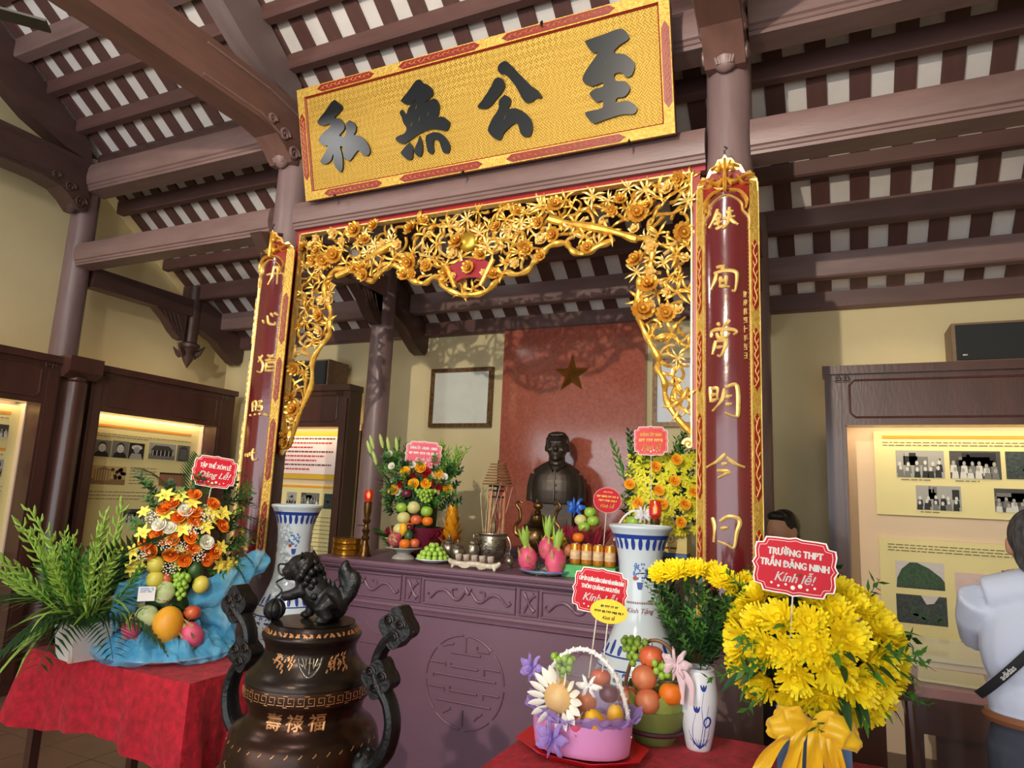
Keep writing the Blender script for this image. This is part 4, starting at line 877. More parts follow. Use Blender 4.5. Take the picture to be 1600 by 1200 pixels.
for q in ([(.10, 0, .07), (.125, 0, .11), (.115, 0, .15), (.095, 0, .185), (.105, 0, .205)], [(.115, .0, .1), (.135, .0, .14), (.125, .0, .175)], [(.11, .0, .12), (.09, .015, .16), (.08, .015, .19)]): mb.tube(cat(q, 4), [.024, .026, .024, .02, .008], 8)
lion = blob(mb, 'guardian_lion', BLKBR, ur, .0055, 2, (.0, 0, 1.145), (0, 0, .35))
mb = MB()
for k in range(34):
    a = k*2.4; t_ = k/34; r_2 = .050+.006*math.sin(k*5)
    if math.sin(a) < -.75: continue
    mb.ell((-.045+.055*t_, r_2*math.cos(a)*(1-.15*t_), .168-.05*t_+r_2*math.sin(a)), (.014, .014, .014), 8, 6)
for k in range(7): mb.ell((-.01+.017*k, 0, .150-.006*k*k*.12-.012*k*.4), (.010, .008, .014), 7, 5)
for s in (-1, 1):
    mb.ell((.05, s*.05, .075), (.012, .006, .012), 7, 5); mb.ell((-.098, s*.018, .186), (.008, .008, .010), 7, 5)
    mb.tube([(-.05, s*.045, .205), (-.04, s*.055, .225), (-.028, s*.05, .21)], [.010, .008, .003], 6)
mb.obj('mane_curls', BLKBR, lion)['kind'] = 'stuff'
mb = MB()
for k in range(5): mb.ell((-.118, -.016+.008*k, .149), (.004, .003, .007), 6, 4)
mb.obj('teeth', BRONZE, lion)['kind'] = 'stuff'
l_ = MB().ell((0, 0, 0), .034, 16, 12)
for k in range(6): l_.tube([(.035*math.cos(a)*math.cos(k), .035*math.cos(a)*math.sin(k), .035*math.sin(a)) for a in [i*PI/8 for i in range(17)]], .003, 5)
l_.obj('lion_ball', BLKBR, ur, (-.115, -.07, 1.178))
MB().tube(cat([(-.10, -.05, 1.33), (-.128, -.055, 1.325), (-.125, -.055, 1.30), (-.10, -.055, 1.285), (-.128, -.06, 1.265), (-.10, -.06, 1.24), (-.12, -.065, 1.215)], 5), .0035, 6).obj('ribbon_wire', BLKBR, ur)

# ------------------------------------------------------------------ cloth covered side tables
def table(label, x0, x1, y0, y1, zt, hem, seed):
    t = thing('side_table', label, 'table', ((x0+x1)/2, (y0+y1)/2, 0)); W, D = (x1-x0)/2, (y1-y0)/2
    for sx in (-1, 1):
        for sy in (-1, 1): MB().b2(sx*(W-.05)-.022, sx*(W-.05)+.022, sy*(D-.05)-.022, sy*(D-.05)+.022, 0, zt-.03).obj('leg', CASE, t)
    MB().b2(-W+.005, W-.005, -D+.005, D-.005, zt-.03, zt-.004).obj('table_top', CASE, t)
    rn = random.Random(seed); pts = []; n = 26
    for sx, sy, ex, ey in ((-1, -1, 1, -1), (1, -1, 1, 1), (1, 1, -1, 1), (-1, 1, -1, -1)):
        for k in range(n): u = k/n; pts.append((sx+(ex-sx)*u, sy+(ey-sy)*u))
    ph = [rn.uniform(0, 6) for _ in range(4)]; rows = []
    for j in range(11):
        q = j/10; row = []
        for i, (a, b) in enumerate(pts+[pts[0]]):
            th = 2*PI*(i % len(pts))/len(pts); crn = max(0, (abs(a)+abs(b)-1.72)/.28)
            wv = (.018*math.sin(11*th+ph[0])+.014*math.sin(23*th+ph[1])+.05*crn)*q+.008*q
            nx, ny = (a if abs(a) > .999 else 0), (b if abs(b) > .999 else 0); l = math.hypot(nx, ny) or 1
            z = zt-.012*0-(zt-hem+(.05*math.sin(3*th+ph[2])-.06*crn))*q if q > 0 else zt
            r = .012*(1-math.cos(min(q*6, 1)*PI/2))
            row.append((a*W+nx/l*(wv+r), b*D+ny/l*(wv+r), z))
        rows.append(row)
    mb = MB(); mb.grid([[(x*.0+x*W, y*D, zt) for x in [-1+i/8 for i in range(17)]] for y in [-1+i/6 for i in range(13)]]); mb.grid(rows)
    mb.obj('red_cloth', CLOTH, t, smooth=60)
    return t
table('table under a red cloth holding the palm and the blue tulle arrangement', -3.62, -2.50, 2.2, 2.86, .75, .40, 4)
table('table under a red cloth holding the fruit baskets and yellow bouquet', -1.03, .30, 1.75, 2.78, .75, .2, 5)
# glass topped document case and a chair behind the bouquet
vt = thing('document_case', 'dark wooden case with a glass top and red lining beside the visitor', 'display case', (.30, 3.85, 0))
MB().b2(0, 1.1, 0, .55, .60, .76).obj('wooden_tray', CASE, vt)
MB().b2(.02, 1.08, .02, .53, .76, .80).obj('red_lining', RED, vt)
for k in range(3): MB().box((.2+k*.34, .26, .813), (.28, .3, .012), .1*k-.1).obj('document', PAPER, vt)
for a, b, c, d in ((0, 1.1, 0, .006), (0, 1.1, .544, .55), (0, .006, 0, .55), (1.094, 1.1, 0, .55)): MB().b2(a, b, c, d, .76, .945).obj('glass_side', GLASS, vt)
MB().b2(0, 1.1, 0, .55, .945, .952).obj('glass_top', GLASS, vt)
for a in (.03, 1.07):
    for b in (.03, .52): MB().b2(a-.02, a+.02, b-.02, b+.02, 0, .6).obj('leg', CASE, vt)
MB().b2(.1, 1.0, .03, .06, .1, .6).obj('apron', CASE, vt)
ch = thing('wooden_chair', 'dark wooden chair standing behind the big yellow bouquet', 'chair', (.16, 3.25, 0), .3)
MB().b2(-.21, .21, -.2, .2, .42, .46).obj('seat', CASE, ch)
for a in (-.18, .18):
    MB().tube([(a, -.17, .42), (a, -.18, 0)], .02, 8).obj('leg', CASE, ch)
    MB().tube(cat([(a, .19, 0), (a, .17, .45), (a*.98, .21, .92)], 4), .02, 8).obj('leg', CASE, ch)
MB().b2(-.19, .19, .18, .215, .82, .92).obj('top_rail', CASE, ch); MB().b2(-.07, .07, .175, .195, .46, .84).obj('back_splat', CASE, ch)
# ------------------------------------------------------------------ plant and fruit kit
FR = random.Random(21)
def mum(r, name='chrysanthemum', mat=YEL, rings=((26, 1.0, .02), (24, .92, .28), (20, .76, .58), (15, .56, .9), (9, .36, 1.2))):
    mb = MB(); rn = random.Random(int(r*1e4))
    for n, l, el in rings:
        for k in range(n):
            a = 2*PI*k/n+rn.uniform(-.12, .12); e = el+rn.uniform(-.14, .14); L_ = r*l*rn.uniform(.85, 1.08); s = Vector((-math.sin(a), math.cos(a), 0)); rows = []
            for j in range(4):
                t = j/3; ee = e+.5*t-.15; c = Vector((math.cos(a)*math.cos(ee), math.sin(a)*math.cos(ee), math.sin(ee)))*L_*t; wd = r*.10*(math.sin(PI*(.2+.62*t)))
                rows.append([c-s*wd, c+s*wd])
            mb.grid(rows)
    mb.ell((0, 0, r*.1), (r*.3, r*.3, r*.25), 8, 5)
    return mb.mesh(name, mat, 60)
def rose(r, mat, name='rose'):
    mb = MB()
    for l, (n, op, hh) in enumerate(((5, 1.0, .55), (5, .72, .75), (4, .48, .9), (3, .26, .95))):
        for k in range(n):
            a = 2*PI*k/n+l*.6; rows = []
            for i in range(4):
                t = i/3; rr = r*op*(.25+.75*math.sin(t*PI/2))*(1.08 if i == 3 and l < 2 else 1); z = r*hh*t*(.95 if i == 3 else 1)
                rows.append([(rr*math.cos(a+b), rr*math.sin(a+b), z-(.10*r if abs(b) > .5 else 0)*t) for b in (-.75, -.38, 0, .38, .75)])
            mb.grid(rows)
    mb.ell((0, 0, r*.5), (r*.2, r*.2, r*.4), 8, 6)
    return mb.mesh(name, mat, 60)
def lily(r, mat, n=6, name='lily', el=.5):
    mb = MB()
    for k in range(n):
        a = 2*PI*k/n; s = Vector((-math.sin(a), math.cos(a), 0)); rows = []
        for j in range(5):
            t = j/4; e = 1.3-(1.3-el)*min(1, t*1.5)-.5*max(0, t-.6); rr = r*t; c = Vector((math.cos(a)*math.cos(e)*rr, math.sin(a)*math.cos(e)*rr, math.sin(e)*rr)); wd = r*.24*math.sin(PI*(.06+.9*t))
            rows.append([c-s*wd, c+Vector((0, 0, -.05*r)), c+s*wd])
        mb.grid(rows)
    mb.tube([(0, 0, 0), (0, 0, r*.55)], r*.05, 5)
    return mb.mesh(name, mat, 60)
def blade(l, wd, bend, mat, name='leaf', fold=.3):
    mb = MB(); rows = []
    for j in range(7):
        t = j/6; a = bend*t; c = Vector((l*t*math.cos(a*.5), 0, l*t*math.sin(-a*.5))); w2 = wd*math.sin(PI*(.07+.91*t))**.8*.5
        rows.append([c+Vector((0, -w2, fold*w2)), c, c+Vector((0, w2, fold*w2))])
    mb.grid(rows); return mb.mesh(name, mat, 60)
def frond(l, mat, n=15, name='palm_frond', droop=.9, wd=.018):
    mb = MB(); q = [(l*t*math.cos(droop*t*.5), 0, l*t*math.sin(.5-droop*t)) for t in [i/12 for i in range(13)]]
    mb.tube(q, [.005, .0015], 5)
    for k in range(2, n+2):
        t = k/(n+2); i = min(int(t*12), 11); c = Vector(q[i])*(1-(t*12-i))+Vector(q[i+1])*(t*12-i); ll = l*.42*math.sin(PI*(.2+.7*t))
        for s in (-1, 1):
            d = Vector((.75, s*.8, -.25)).normalized(); nn = Vector((.6, -s*.6, 0)).normalized()
            mb.grid([[c, c], [c+d*ll*.4-nn*wd*.4, c+d*ll*.4+nn*wd*.4], [c+d*ll+Vector((0, 0, -ll*.15)), c+d*ll+Vector((0, 0, -ll*.15))]])
    return mb.mesh(name, mat, 60)
def sprig(n, l, wd, mat, name='foliage_sprig', stem=.2):
    """a stem with small leaves along it, pointing to +Z"""
    mb = MB(); rn = random.Random(int(l*1e4)+n); mb.tube([(0, 0, 0), (.01, .005, stem*.5), (0, 0, stem)], [.003, .001], 5)
    for k in range(n):
        t = .15+.85*k/n; a = k*2.4; d = Vector((math.cos(a), math.sin(a), .55+rn.uniform(-.2, .4))).normalized(); s = d.cross(Vector((0, 0, 1))).normalized(); c = Vector((0, 0, stem*t)); ll = l*rn.uniform(.7, 1.1)
        mb.grid([[c, c], [c+d*ll*.45-s*wd, c+d*ll*.45+s*wd], [c+d*ll, c+d*ll]])
    return mb.mesh(name, mat, 60)
def buds(l, mat, name='budding_stem'):
    mb = MB(); rn = random.Random(int(l*1e4)); bx = rn.uniform(.05, .16)
    q = [(bx*t*t, 0, l*t) for t in [i/8 for i in range(9)]]; mb.tube(q, [.005, .003], 6)
    for k in range(18):
        t = .45+.55*k/18; c = (bx*t*t, 0, l*t); a = k*2.2; d = Vector((math.cos(a)*.75, math.sin(a)*.75, .75)); ll = l*.12*(1.2-t*.6)
        mb.tube([c, Vector(c)+d*ll*.6, Vector(c)+d*ll*.85+Vector((0, 0, ll*.4))], [.003, .0065, .002], 6)
    return mb.mesh(name, mat, 60)
MUM = mum(.073); MUMS = mum(.052); MUMG = mum(.05, mat=YORA)
ROSEO = rose(.034, ORA); ROSER = rose(.036, REDP); ROSEY = rose(.036, YORA); ROSEYL = rose(.034, YORA); ROSEW = rose(.032, WPET)
LILYY = lily(.048, YELL); LILYW = lily(.045, WPET); ORCH = lily(.034, M('orchid_yellow', (236, 222, 40), .5, rgb2=(208, 214, 50), vs=20), 5, 'orchid', .2); ORCHO = rose(.042, M('orange_yellow_rose', (250, 166, 34), .55, rgb2=(255, 206, 60), vs=26))
LBLADE = blade(.16, .035, .7, LEAF); LBLADED = blade(.18, .04, .6, LEAFD); GRASS = blade(.42, .02, 1.2, LEAFY, 'grass_blade'); PALM = frond(.42, LEAFD); PALM2 = frond(.34, LEAF)
SPR = sprig(16, .05, .012, LEAFD, stem=.16); SPRL = sprig(18, .045, .008, LEAF, stem=.18); BUD1 = buds(.55, LEAFY); BUD2 = buds(.45, LEAF)
GYP = MB()
for k in range(26): a = k*2.4; r = .045*math.sqrt(k/26); GYP.ell((r*math.cos(a), r*math.sin(a), .03+.012*math.sin(k*3)), .0055, 6, 4)
GYP = GYP.mesh('gypsophila', WPET, 60)
def out(o, d, roll=None):   # orientation facing direction d
    o.rotation_euler = aim(d, FR.uniform(0, 6) if roll is None else roll).to_euler(); return o
def leafaim(d, roll=0.):    # leaf meshes point to +X
    d = Vector(d).normalized(); z = Vector((0, 0, 1)) if abs(d.z) < .95 else Vector((0, 1, 0)); y = z.cross(d).normalized(); z = d.cross(y)
    return (Matrix((d, y, z)).transposed()@Matrix.Rotation(roll, 3, 'X')).to_euler()
# single fruits: every one its own object
def fruit_mesh(kind, r):
    mb = MB(); rn = random.Random(7)
    if kind == 'dragon':
        mb.ell((0, 0, 0), (r*.86, r*.86, r*1.12), 18, 12)
        body = mb.mesh('skin', PINK, 50); sc_ = MB()
        for k in range(16):
            th = .25+2.3*(k/16); a = k*2.4; p = Vector((math.sin(th)*math.cos(a)*.86, math.sin(th)*math.sin(a)*.86, math.cos(th)*1.12))*r; n = p.normalized(); upd = (Vector((0, 0, 1))-n*n.z).normalized() if abs(n.z) < .95 else Vector((1, 0, 0)); s = n.cross(upd).normalized(); ll = r*(.75 if th > 1 else 1.05)
            sc_.grid([[p-s*r*.16, p+s*r*.16], [p+upd*ll*.5+n*r*.16-s*r*.10, p+upd*ll*.5+n*r*.16+s*r*.10], [p+upd*ll+n*r*.42, p+upd*ll+n*r*.42]])
        return body, sc_.mesh('scale_leaves', M('dragonfruit_scale', (160, 190, 84), .5, rgb2=(210, 110, 110), vs=18), 60)
    return None
def apple_fn(p): return 1-.16*max(0, p.z)**6-.12*max(0, -p.z)**6
def fruit(kind, label, loc, r, group=None, rot=None):
    """apple, orange, mango, melon, guava, avocado, pear... each with its stalk"""
    mat = dict(apple=REDF, orange=ORAF, mango=YELF, guava=M('guava_skin', (226, 206, 92), .4, rgb2=(206, 196, 80), vs=9), green=GREENF, avocado=DGF, melon=CREAMF, plum=M('plum_skin', (96, 30, 52), .3, var=.2), pome=M('pomegranate_skin', (196, 88, 60), .4, rgb2=(222, 140, 96), vs=8))[kind]
    t = thing(dict(pome='pomegranate', green='green_apple').get(kind, kind), label, 'fruit', loc, 0, group)
    if rot: t.rotation_euler = rot
    sc3 = dict(mango=(.78, .74, 1.2), avocado=(.85, .85, 1.1), melon=(1, 1, .92), guava=(.95, .95, 1.02)).get(kind, (1, 1, .94))
    MB().ell((0, 0, 0), tuple(r*s for s in sc3), 18, 12, fn=apple_fn if kind in ('apple', 'orange', 'green', 'plum') else None).obj('skin', mat, t, smooth=60)
    MB().tube([(0, 0, r*sc3[2]*.82), (r*.06, 0, r*sc3[2]*1.12)], [r*.06, r*.04], 6).obj('stalk', M('dry_stalk', (92, 70, 40), .7), t)
    return t
DRG = {}
def dragon(label, loc, r, rot=(0, 0, 0), group=None):
    if r not in DRG: DRG[r] = fruit_mesh('dragon', r)
    t = thing('dragon_fruit', label, 'fruit', loc, 0, group); t.rotation_euler = rot
    put(DRG[r][0], 'skin', t); put(DRG[r][1], 'scale_leaf_crown', t)['kind'] = 'stuff'
    return t
GRAPE = MB().ell((0, 0, 0), (.0125, .0125, .014), 10, 7).mesh('grape', GREENF, 60)
def grapes(label, loc, w_, h_, n, d=(0, -1, 0), group=None):
    t = thing('grape_cluster', label, 'grapes', loc, 0, group); pts = []; rn = random.Random(n)
    for _ in range(4000):
        a, b, c = rn.uniform(-1, 1), rn.uniform(-1, 1), rn.uniform(-.7, 1)
        p = Vector((a*w_, b*w_*.6, c*h_))
        if (a*a+b*b) > (.35+.65*(c+.7)/1.7)**2: continue
        if all((p-q).length > .0205 for q in pts): pts.append(p)
        if len(pts) >= n: break
    for p in pts: put(GRAPE, 'grape', t, p)
    MB().tube([(0, 0, 0), (0, 0, h_*1.2)], .003, 6).obj('stalk', LEAFY, t)
    return t
# placards on sticks
def scallop(w_, h_):
    P = []; c = .14*w_
    for sx, sy in ((1, 1), (1, -1), (-1, -1), (-1, 1)):
        side = [(0, h_*.53), (w_*.08, h_*.50), (w_*.25, h_*.5), (w_*.36, h_*.49), (w_*.385, h_*.40), (w_*.40, h_*.385), (w_*.475, h_*.37), (w_*.49, h_*.26), (w_*.475, h_*.10), (w_*.50, h_*.03), (w_*.515, 0)]
        if sx*sy < 0: side = side[::-1]
        P += [(x*sx, y*sy) for x, y in side]
    o = []
    for p in P:
        if not o or (p[0]-o[-1][0])**2+(p[1]-o[-1][1])**2 > 1e-9: o.append(p)
    return o[:-1] if (o[0][0]-o[-1][0])**2+(o[0][1]-o[-1][1])**2 < 1e-9 else o
def sign(label, loc, rz, tilt, w_, h_, texts, stick, mat=SIGNR, round_=False, tcol=WHT, edge=WHT):
    t = thing('greeting_placard', label, 'placard', loc, 0); t.rotation_euler = (0, tilt, rz)
    pts = [(w_/2*math.cos(a), h_/2*math.sin(a)) for a in [i*2*PI/36 for i in range(36)]] if round_ else scallop(w_, h_)
    f_ = lambda u, v, h: (u, -h, v)
    MB().poly(pts, f_, .0015, -.0015).obj('card_edge', edge, t, smooth=0)
    MB().poly([(x*.965, y*.955) for x, y in pts], f_, .0022, .001).obj('card_face', mat, t, smooth=0)
    if not round_:
        q = [(x*.90, y*.88) for x, y in pts]; mb = MB(); mb.brush(q+[q[0]], w_*.010, f_, .003, 1, False); mb.obj('border_line', edge, t)
    for body, size, v, shear, bold, sx in texts:
        if body is None:            # a printed line too small to read: sx = its width
            mb = MB(); x = -sx/2; rl = random.Random(int(abs(v)*1e4)+7)
            while x < sx/2:
                for _ in range(rl.randint(2, 4)):
                    if x < sx/2: mb.b2(x, x+size*.16, -.0034, -.0024, v-size*.36, v+size*.36); mb.b2(x+size*.2, x+size*.42, -.0034, -.0024, v-size*.36*rl.choice((1, .2, -.2)), v+size*.36); x += size*.52
                x += size*.3
            mb.obj('small_print', tcol, t, smooth=0)['kind'] = 'stuff'; continue
        text(body, size, 'lettering', tcol, t, (0, -.0028, v), (PI/2, 0, 0), bold, shear, .0004, sx=sx)
    if not round_ and h_ > .1:
        mb = MB()
        for k in range(7): mb.ell((w_*(-.26+.085*k), -.003, -h_*(.33+.04*(k % 2))), (w_*(.016+.012*(k in (3, 4))), .001, w_*(.016+.012*(k in (3, 4)))), 8, 4)
        mb.obj('printed_flowers', WPET, t)['kind'] = 'stuff'
    MB().tube([(0, .003, 0), (0, .004, -stick)], .0025, 6).obj('stick', M('stick_white', (226, 220, 206), .6), t)
    return t
def ruffle(label_part, parent, path, w_, mat, seed, amp=.02, lift=.0):
    """gathered tulle: path of (x,y,z,outx,outy,outz)"""
    rn = random.Random(seed); ph = [rn.uniform(0, 6) for _ in range(3)]; q = cat(path, 12); rows = []
    for i, p in enumerate(q):
        i = i*.42; c = Vector(p[:3]); d = Vector(p[3:]); row = []
        for j in range(7):
            t = j/6; wv = amp*t*(math.sin(i*1.1+ph[0]+t)+.6*math.sin(i*2.3+ph[1]))
            row.append(c+d*w_*t+Vector((wv*.4, wv*.5, wv+lift*math.sin(PI*t))))
        rows.append(row)
    mb = MB(); mb.grid(rows); return mb.obj(label_part, mat, parent, smooth=80)

# ------------------------------------------------------------------ palm and green stems in a white paper box
RA = math.radians(50.4)
ct, st = math.cos(RA), math.sin(RA)
def LW(u, d, z): return (-3.02+u*ct+d*st, 2.5+u*st-d*ct, z)     # u across, d towards the visitor
pb = thing('palm_arrangement', 'green palm fronds and budding stems in a white paper box', 'plant', LW(-.37, .0, .75), RA)
mb = MB(); a_, b_ = .075, .095
mb.add([(-a_, -a_, 0), (a_, -a_, 0), (a_, a_, 0), (-a_, a_, 0), (-b_, -b_, .17), (b_, -b_, .17), (b_, b_, .17), (-b_, b_, .17)], [(0, 3, 2, 1), (0, 1, 5, 4), (1, 2, 6, 5), (2, 3, 7, 6), (3, 0, 4, 7)])
mb.obj('paper_box', M('white_paper_box', (228, 222, 218), .6), pb, rot=(0, 0, .55))
MB().brush([(-.03, .0), (-.02, .08), (.01, .16)], .03, lambda u, v, h: (u, -.10-h+v*.05, v), .004).obj('ribbon', M('beige_ribbon', (206, 178, 152), .5), pb)
for k in range(46):
    a = FR.uniform(0, 2*PI); e = FR.uniform(.5, 1.35); d = (math.cos(a)*math.cos(e)-.12, math.sin(a)*math.cos(e), math.sin(e))
    put(FR.choice((BUD1, BUD2)), 'budding_stem', pb, (.03*math.cos(a), .03*math.sin(a), .15), aim(d, a+PI), FR.uniform(.75, 1.12))
for k in range(44):
    a = FR.uniform(0, 2*PI); e = FR.uniform(.1, 1.2); o = put(GRASS, 'grass_blade', pb, (.02*math.cos(a), .02*math.sin(a), .20), leafaim((math.cos(a)*math.cos(e), math.sin(a)*math.cos(e), math.sin(e)), FR.uniform(-.6, .6)), FR.uniform(.7, 1.2))
for k in range(16):
    a = k*2*PI/16+FR.uniform(-.2, .2); e = FR.choice((-.25, .1, .5)); o = put(PALM, 'palm_frond', pb, (.03*math.cos(a), .03*math.sin(a), .18), leafaim((math.cos(a)*math.cos(e), math.sin(a)*math.cos(e), math.sin(e))), FR.uniform(.7, 1.1))
for d in ((.25, -.3, .95), (.5, -.2, .8), (.35, .2, .95)): put(PALM, 'palm_frond', pb, (.03, 0, .2), leafaim(d), 1.25)

# ------------------------------------------------------------------ flower and fruit arrangement wrapped in blue tulle
fa = thing('tulle_flower_arrangement', 'orange and yellow flower dome wrapped in bright blue tulle on a plate', 'flowers', (-3.02, 2.5, .75), RA)
MB().lathe([(.16, 0), (.27, .012), (.29, .024), (.285, .028), (.15, .014), (0, .014)], 36).obj('plate', PORW, fa)
MB().lathe([(.10, .015), (.12, .12), (.13, .30), (.11, .50), (0, .6)], 16).obj('foam_core', LEAFD, fa)
def dome(u, z, cz=.52, R_=(.2, .36)):   # how far a bloom bulges towards the visitor
    q = 1-(u/R_[0])**2*.6-((z-cz)/R_[1])**2*.8
    return .17*math.sqrt(max(q, .03))
def bloom(me, nm, par, u, z, s=1., cz=.60, dd=0., R_=(.26, .3)):
    b = dome(u, z, cz, R_)+dd; put(me, nm, par, (u, -b, z), aim((u*2.2, -.5, (z-cz)*1.4+.25), FR.uniform(0, 6)), s*FR.uniform(.9, 1.12))
ROSE_P = [(.035,1.528),(-.058,1.481),(-.09,1.456),(-.024,1.419),(.044,1.445),(.049,1.402),(.122,1.487),(-.103,1.341),(-.035,1.313),(.04,1.324),(.054,1.271),(-.035,1.242),(.025,1.218),(.123,1.218),(.156,1.257),(-.119,1.255),(.175,1.38),(-.146,1.298)]
LILY_P = [(-.089,1.519),(-.026,1.516),(-.079,1.432),(.098,1.373),(0,1.362),(.181,1.277),(-.196,1.255),(-.164,1.199),(-.195,1.176),(.127,1.443),(.173,1.444),(.255,1.199),(.286,1.17),(.181,1.189),(.218,1.189),(.031,1.489),(-.163,1.34)]
for u, z in ROSE_P: bloom(ROSEO, 'rose', fa, u, z-.75)
for u, z in LILY_P: bloom(LILYY, 'lily', fa, u, z-.75)
for u, z in ((.11, 1.301), (-.099, 1.379), (.004, 1.449), (-.054, 1.366)): bloom(ROSEW, 'rose', fa, u, z-.75)
for u, z in ((.005, 1.275), (-.033, 1.18), (.053, 1.363), (-.144, 1.246), (.08, 1.24), (-.06, 1.29), (.10, 1.42), (-.13, 1.41)): bloom(GYP, 'gypsophila', fa, u, z-.75, .75)
for k in range(16):
    u = FR.uniform(-.18, .2); z = FR.uniform(.44, .76); bloom(LILYY if k % 3 else ROSEO, 'lily' if k % 3 else 'rose', fa, u, z, .8, dd=-.02)
for k in range(60):
    u = FR.uniform(-.2, .24); z = FR.uniform(.40, .80); bloom(FR.choice((SPR, SPRL)), 'foliage_sprig', fa, u, z, .7, dd=-.10)
for u, z, d in ((.16, .72, (.9, 0, .5)), (.20, .62, (1, -.1, .25)), (.2, .55, (1, -.2, 0)), (.12, .78, (.6, 0, .9)), (.02, .78, (.1, 0, 1)), (.22, .66, (1, .1, .4)), (-.1, .76, (-.5, 0, .9)), (.18, .50, (.9, -.3, -.1))): put(PALM, 'palm_frond', fa, (u*.6, .0, z-.03), leafaim(d), .62)
for k, (u, z) in enumerate(((.30, .52), (.28, .60), (-.26, .50), (.26, .72))): put(LILYY, 'lily', fa, (u, -.02, z), aim((u, -.3, .3)), .6)
BT = BLUET
def tulle_mound(name, parent, r0, r1, z0, z1, seed, mat, a0=0., a1=2*PI, amp=.016):
    rn = random.Random(seed); ph = [rn.uniform(0, 6) for _ in range(6)]; rows = []; n = 120
    for j in range(11):
        t = j/10; row = []
        for i in range(n+1):
            a = a0+(a1-a0)*i/n
            f = amp*(math.sin(9*a+ph[0]+2.2*t)+.7*math.sin(17*a+ph[1]-3*t)+.5*math.sin(29*a+ph[2]+5*t))*(.35+.65*math.sin(PI*min(1, t*.9+.1)))
            r = r0+(r1-r0)*t+f*.8; z = z0+(z1-z0)*math.sin(t*PI/2)+f*.7*(.4+t)+.012*math.sin(5*a+ph[3])*t
            row.append((r*math.cos(a), r*math.sin(a), max(z, .012)))
        rows.append(row)
    mb = MB(); mb.grid(rows); return mb.obj(name, mat, parent, smooth=80)
tulle_mound('tulle_skirt', fa, .315, .15, .03, .125, 1, BT)
tulle_mound('tulle_skirt_fold', fa, .285, .17, .03, .10, 2, BT, amp=.024)
tulle_mound('tulle_skirt_fold', fa, .25, .14, .03, .15, 7, BT, amp=.030)
tulle_mound('tulle_hem', fa, .24, .335, .075, .02, 3, BT, PI*.95, 2.1*PI, amp=.018)
def loop(name, pts, r0, mat, par, seed):
    rn = random.Random(seed); q = cat(pts, 10); rows = []; p0 = rn.uniform(0, 6)
    for i, p in enumerate(q):
        t = i/(len(q)-1); w2 = r0*math.sin(PI*(.12+.8*t)); c = Vector(p)
        rows.append([c+Vector((.25*w2*math.sin(a*2+i*.5), w2*.45*math.cos(a)*(1+.15*math.sin(7*a+p0)), w2*math.sin(a)*(1+.12*math.sin(3*a+i*.5)+.10*math.sin(8*a+p0)))) for a in [k*2*PI/24 for k in range(25)]])
    mb = MB(); mb.grid(rows); return mb.obj(name, mat, par, smooth=80)
loop('tulle_bow', [(.06, -.10, .28), (.16, -.10, .31), (.27, -.06, .37), (.37, -.02, .43), (.44, 0, .45)], .085, BT, fa, 1)
loop('tulle_bow', [(.10, -.06, .24), (.20, -.05, .20), (.28, -.04, .13), (.30, -.03, .06)], .085, BT, fa, 2)
loop('tulle_bow', [(-.12, -.08, .30), (-.18, -.08, .30), (-.25, -.06, .24), (-.23, -.05, .14)], .075, BT, fa, 3)
loop('tulle_bow', [(-.10, -.1, .36), (-.15, -.08, .37), (-.19, -.06, .36)], .04, BT, fa, 4)
# its fruit and vegetables
def fl(u, z, r, cz=.30): return LW(u, .125+.05*(1-abs(u)/.2), z)
fruit('melon', 'large golden melon at the front of the blue tulle arrangement', LW(-.012, .20, .925), .088, rot=(0, 0, .4)).scale = (.78, .78, 1.05)
fruit_recol = bpy.data.objects['melon'].children[0]; fruit_recol.data.materials[0] = M('golden_melon_skin', (238, 172, 44), .45, rgb2=(224, 152, 34), vs=9, bump=.1, bs=30)
gd = 'dragon fruits in the blue tulle arrangement'
dragon('small dragon fruit in the blue tulle on the palm side', LW(-.165, .16, .905), .05, (.5, .4, 0), gd)
dragon('dragon fruit between the golden melon and the blue tulle bow', LW(.095, .20, .875), .058, (.3, -.6, .5), gd)
grapes('green grape cluster hanging under the orange roses', LW(.026, .17, 1.085), .052, .065, 42)
gg = 'guavas in the blue tulle arrangement'
for u, z, l in ((-.096, 1.195, 'yellow guava just under the orange roses'), (-.092, 1.128, 'yellow guava above the small white card'), (.112, 1.10, 'yellow guava beside the grapes and blue bow')): fruit('guava', l, LW(u, .15, z), .042, gg)
fruit('apple', 'red apple beside the grape cluster in the blue tulle arrangement', LW(-.045, .13, 1.128), .032)
fruit('apple', 'red apple tucked above the purple dragon fruit by the golden melon', LW(.088, .15, .968), .04)
fruit('avocado', 'dark avocado under the orange roses above the grapes', LW(.079, .14, 1.168), .040)
CAB = MB()
for l in range(3):
    for k in range(7):
        a = k*2*PI/7+l*.4; rows = []
        for i in range(4):
            t = i/3; e = -.5+1.5*t+.25*l; rows.append([(.045*(1-.14*l)*math.cos(e)*math.cos(a+b)*(1+.12*t*(2-l)), .045*(1-.14*l)*math.cos(e)*math.sin(a+b)*(1+.12*t*(2-l)), .045*math.sin(e)+.004*math.sin(b*20)*t) for b in (-.6, -.3, 0, .3, .6)])
        CAB.grid(rows)
CAB.ell((0, 0, 0), .034, 12, 8); CAB = CAB.mesh('ornamental_cabbage', M('pale_cabbage', (176, 200, 128), .55, rgb2=(222, 228, 186), vs=16), 60)
for u, z, l in ((-.105, .955, 'frilly pale cabbage beside the golden melon'), (-.046, 1.066, 'frilly pale cabbage beside the grape cluster')):
    tag(put(CAB, 'ornamental_cabbage', None, LW(u, .15, z), aim((-st*.2+.5, -.8, .3)), 1.1), l, 'vegetable', 'cabbages in the blue tulle arrangement')
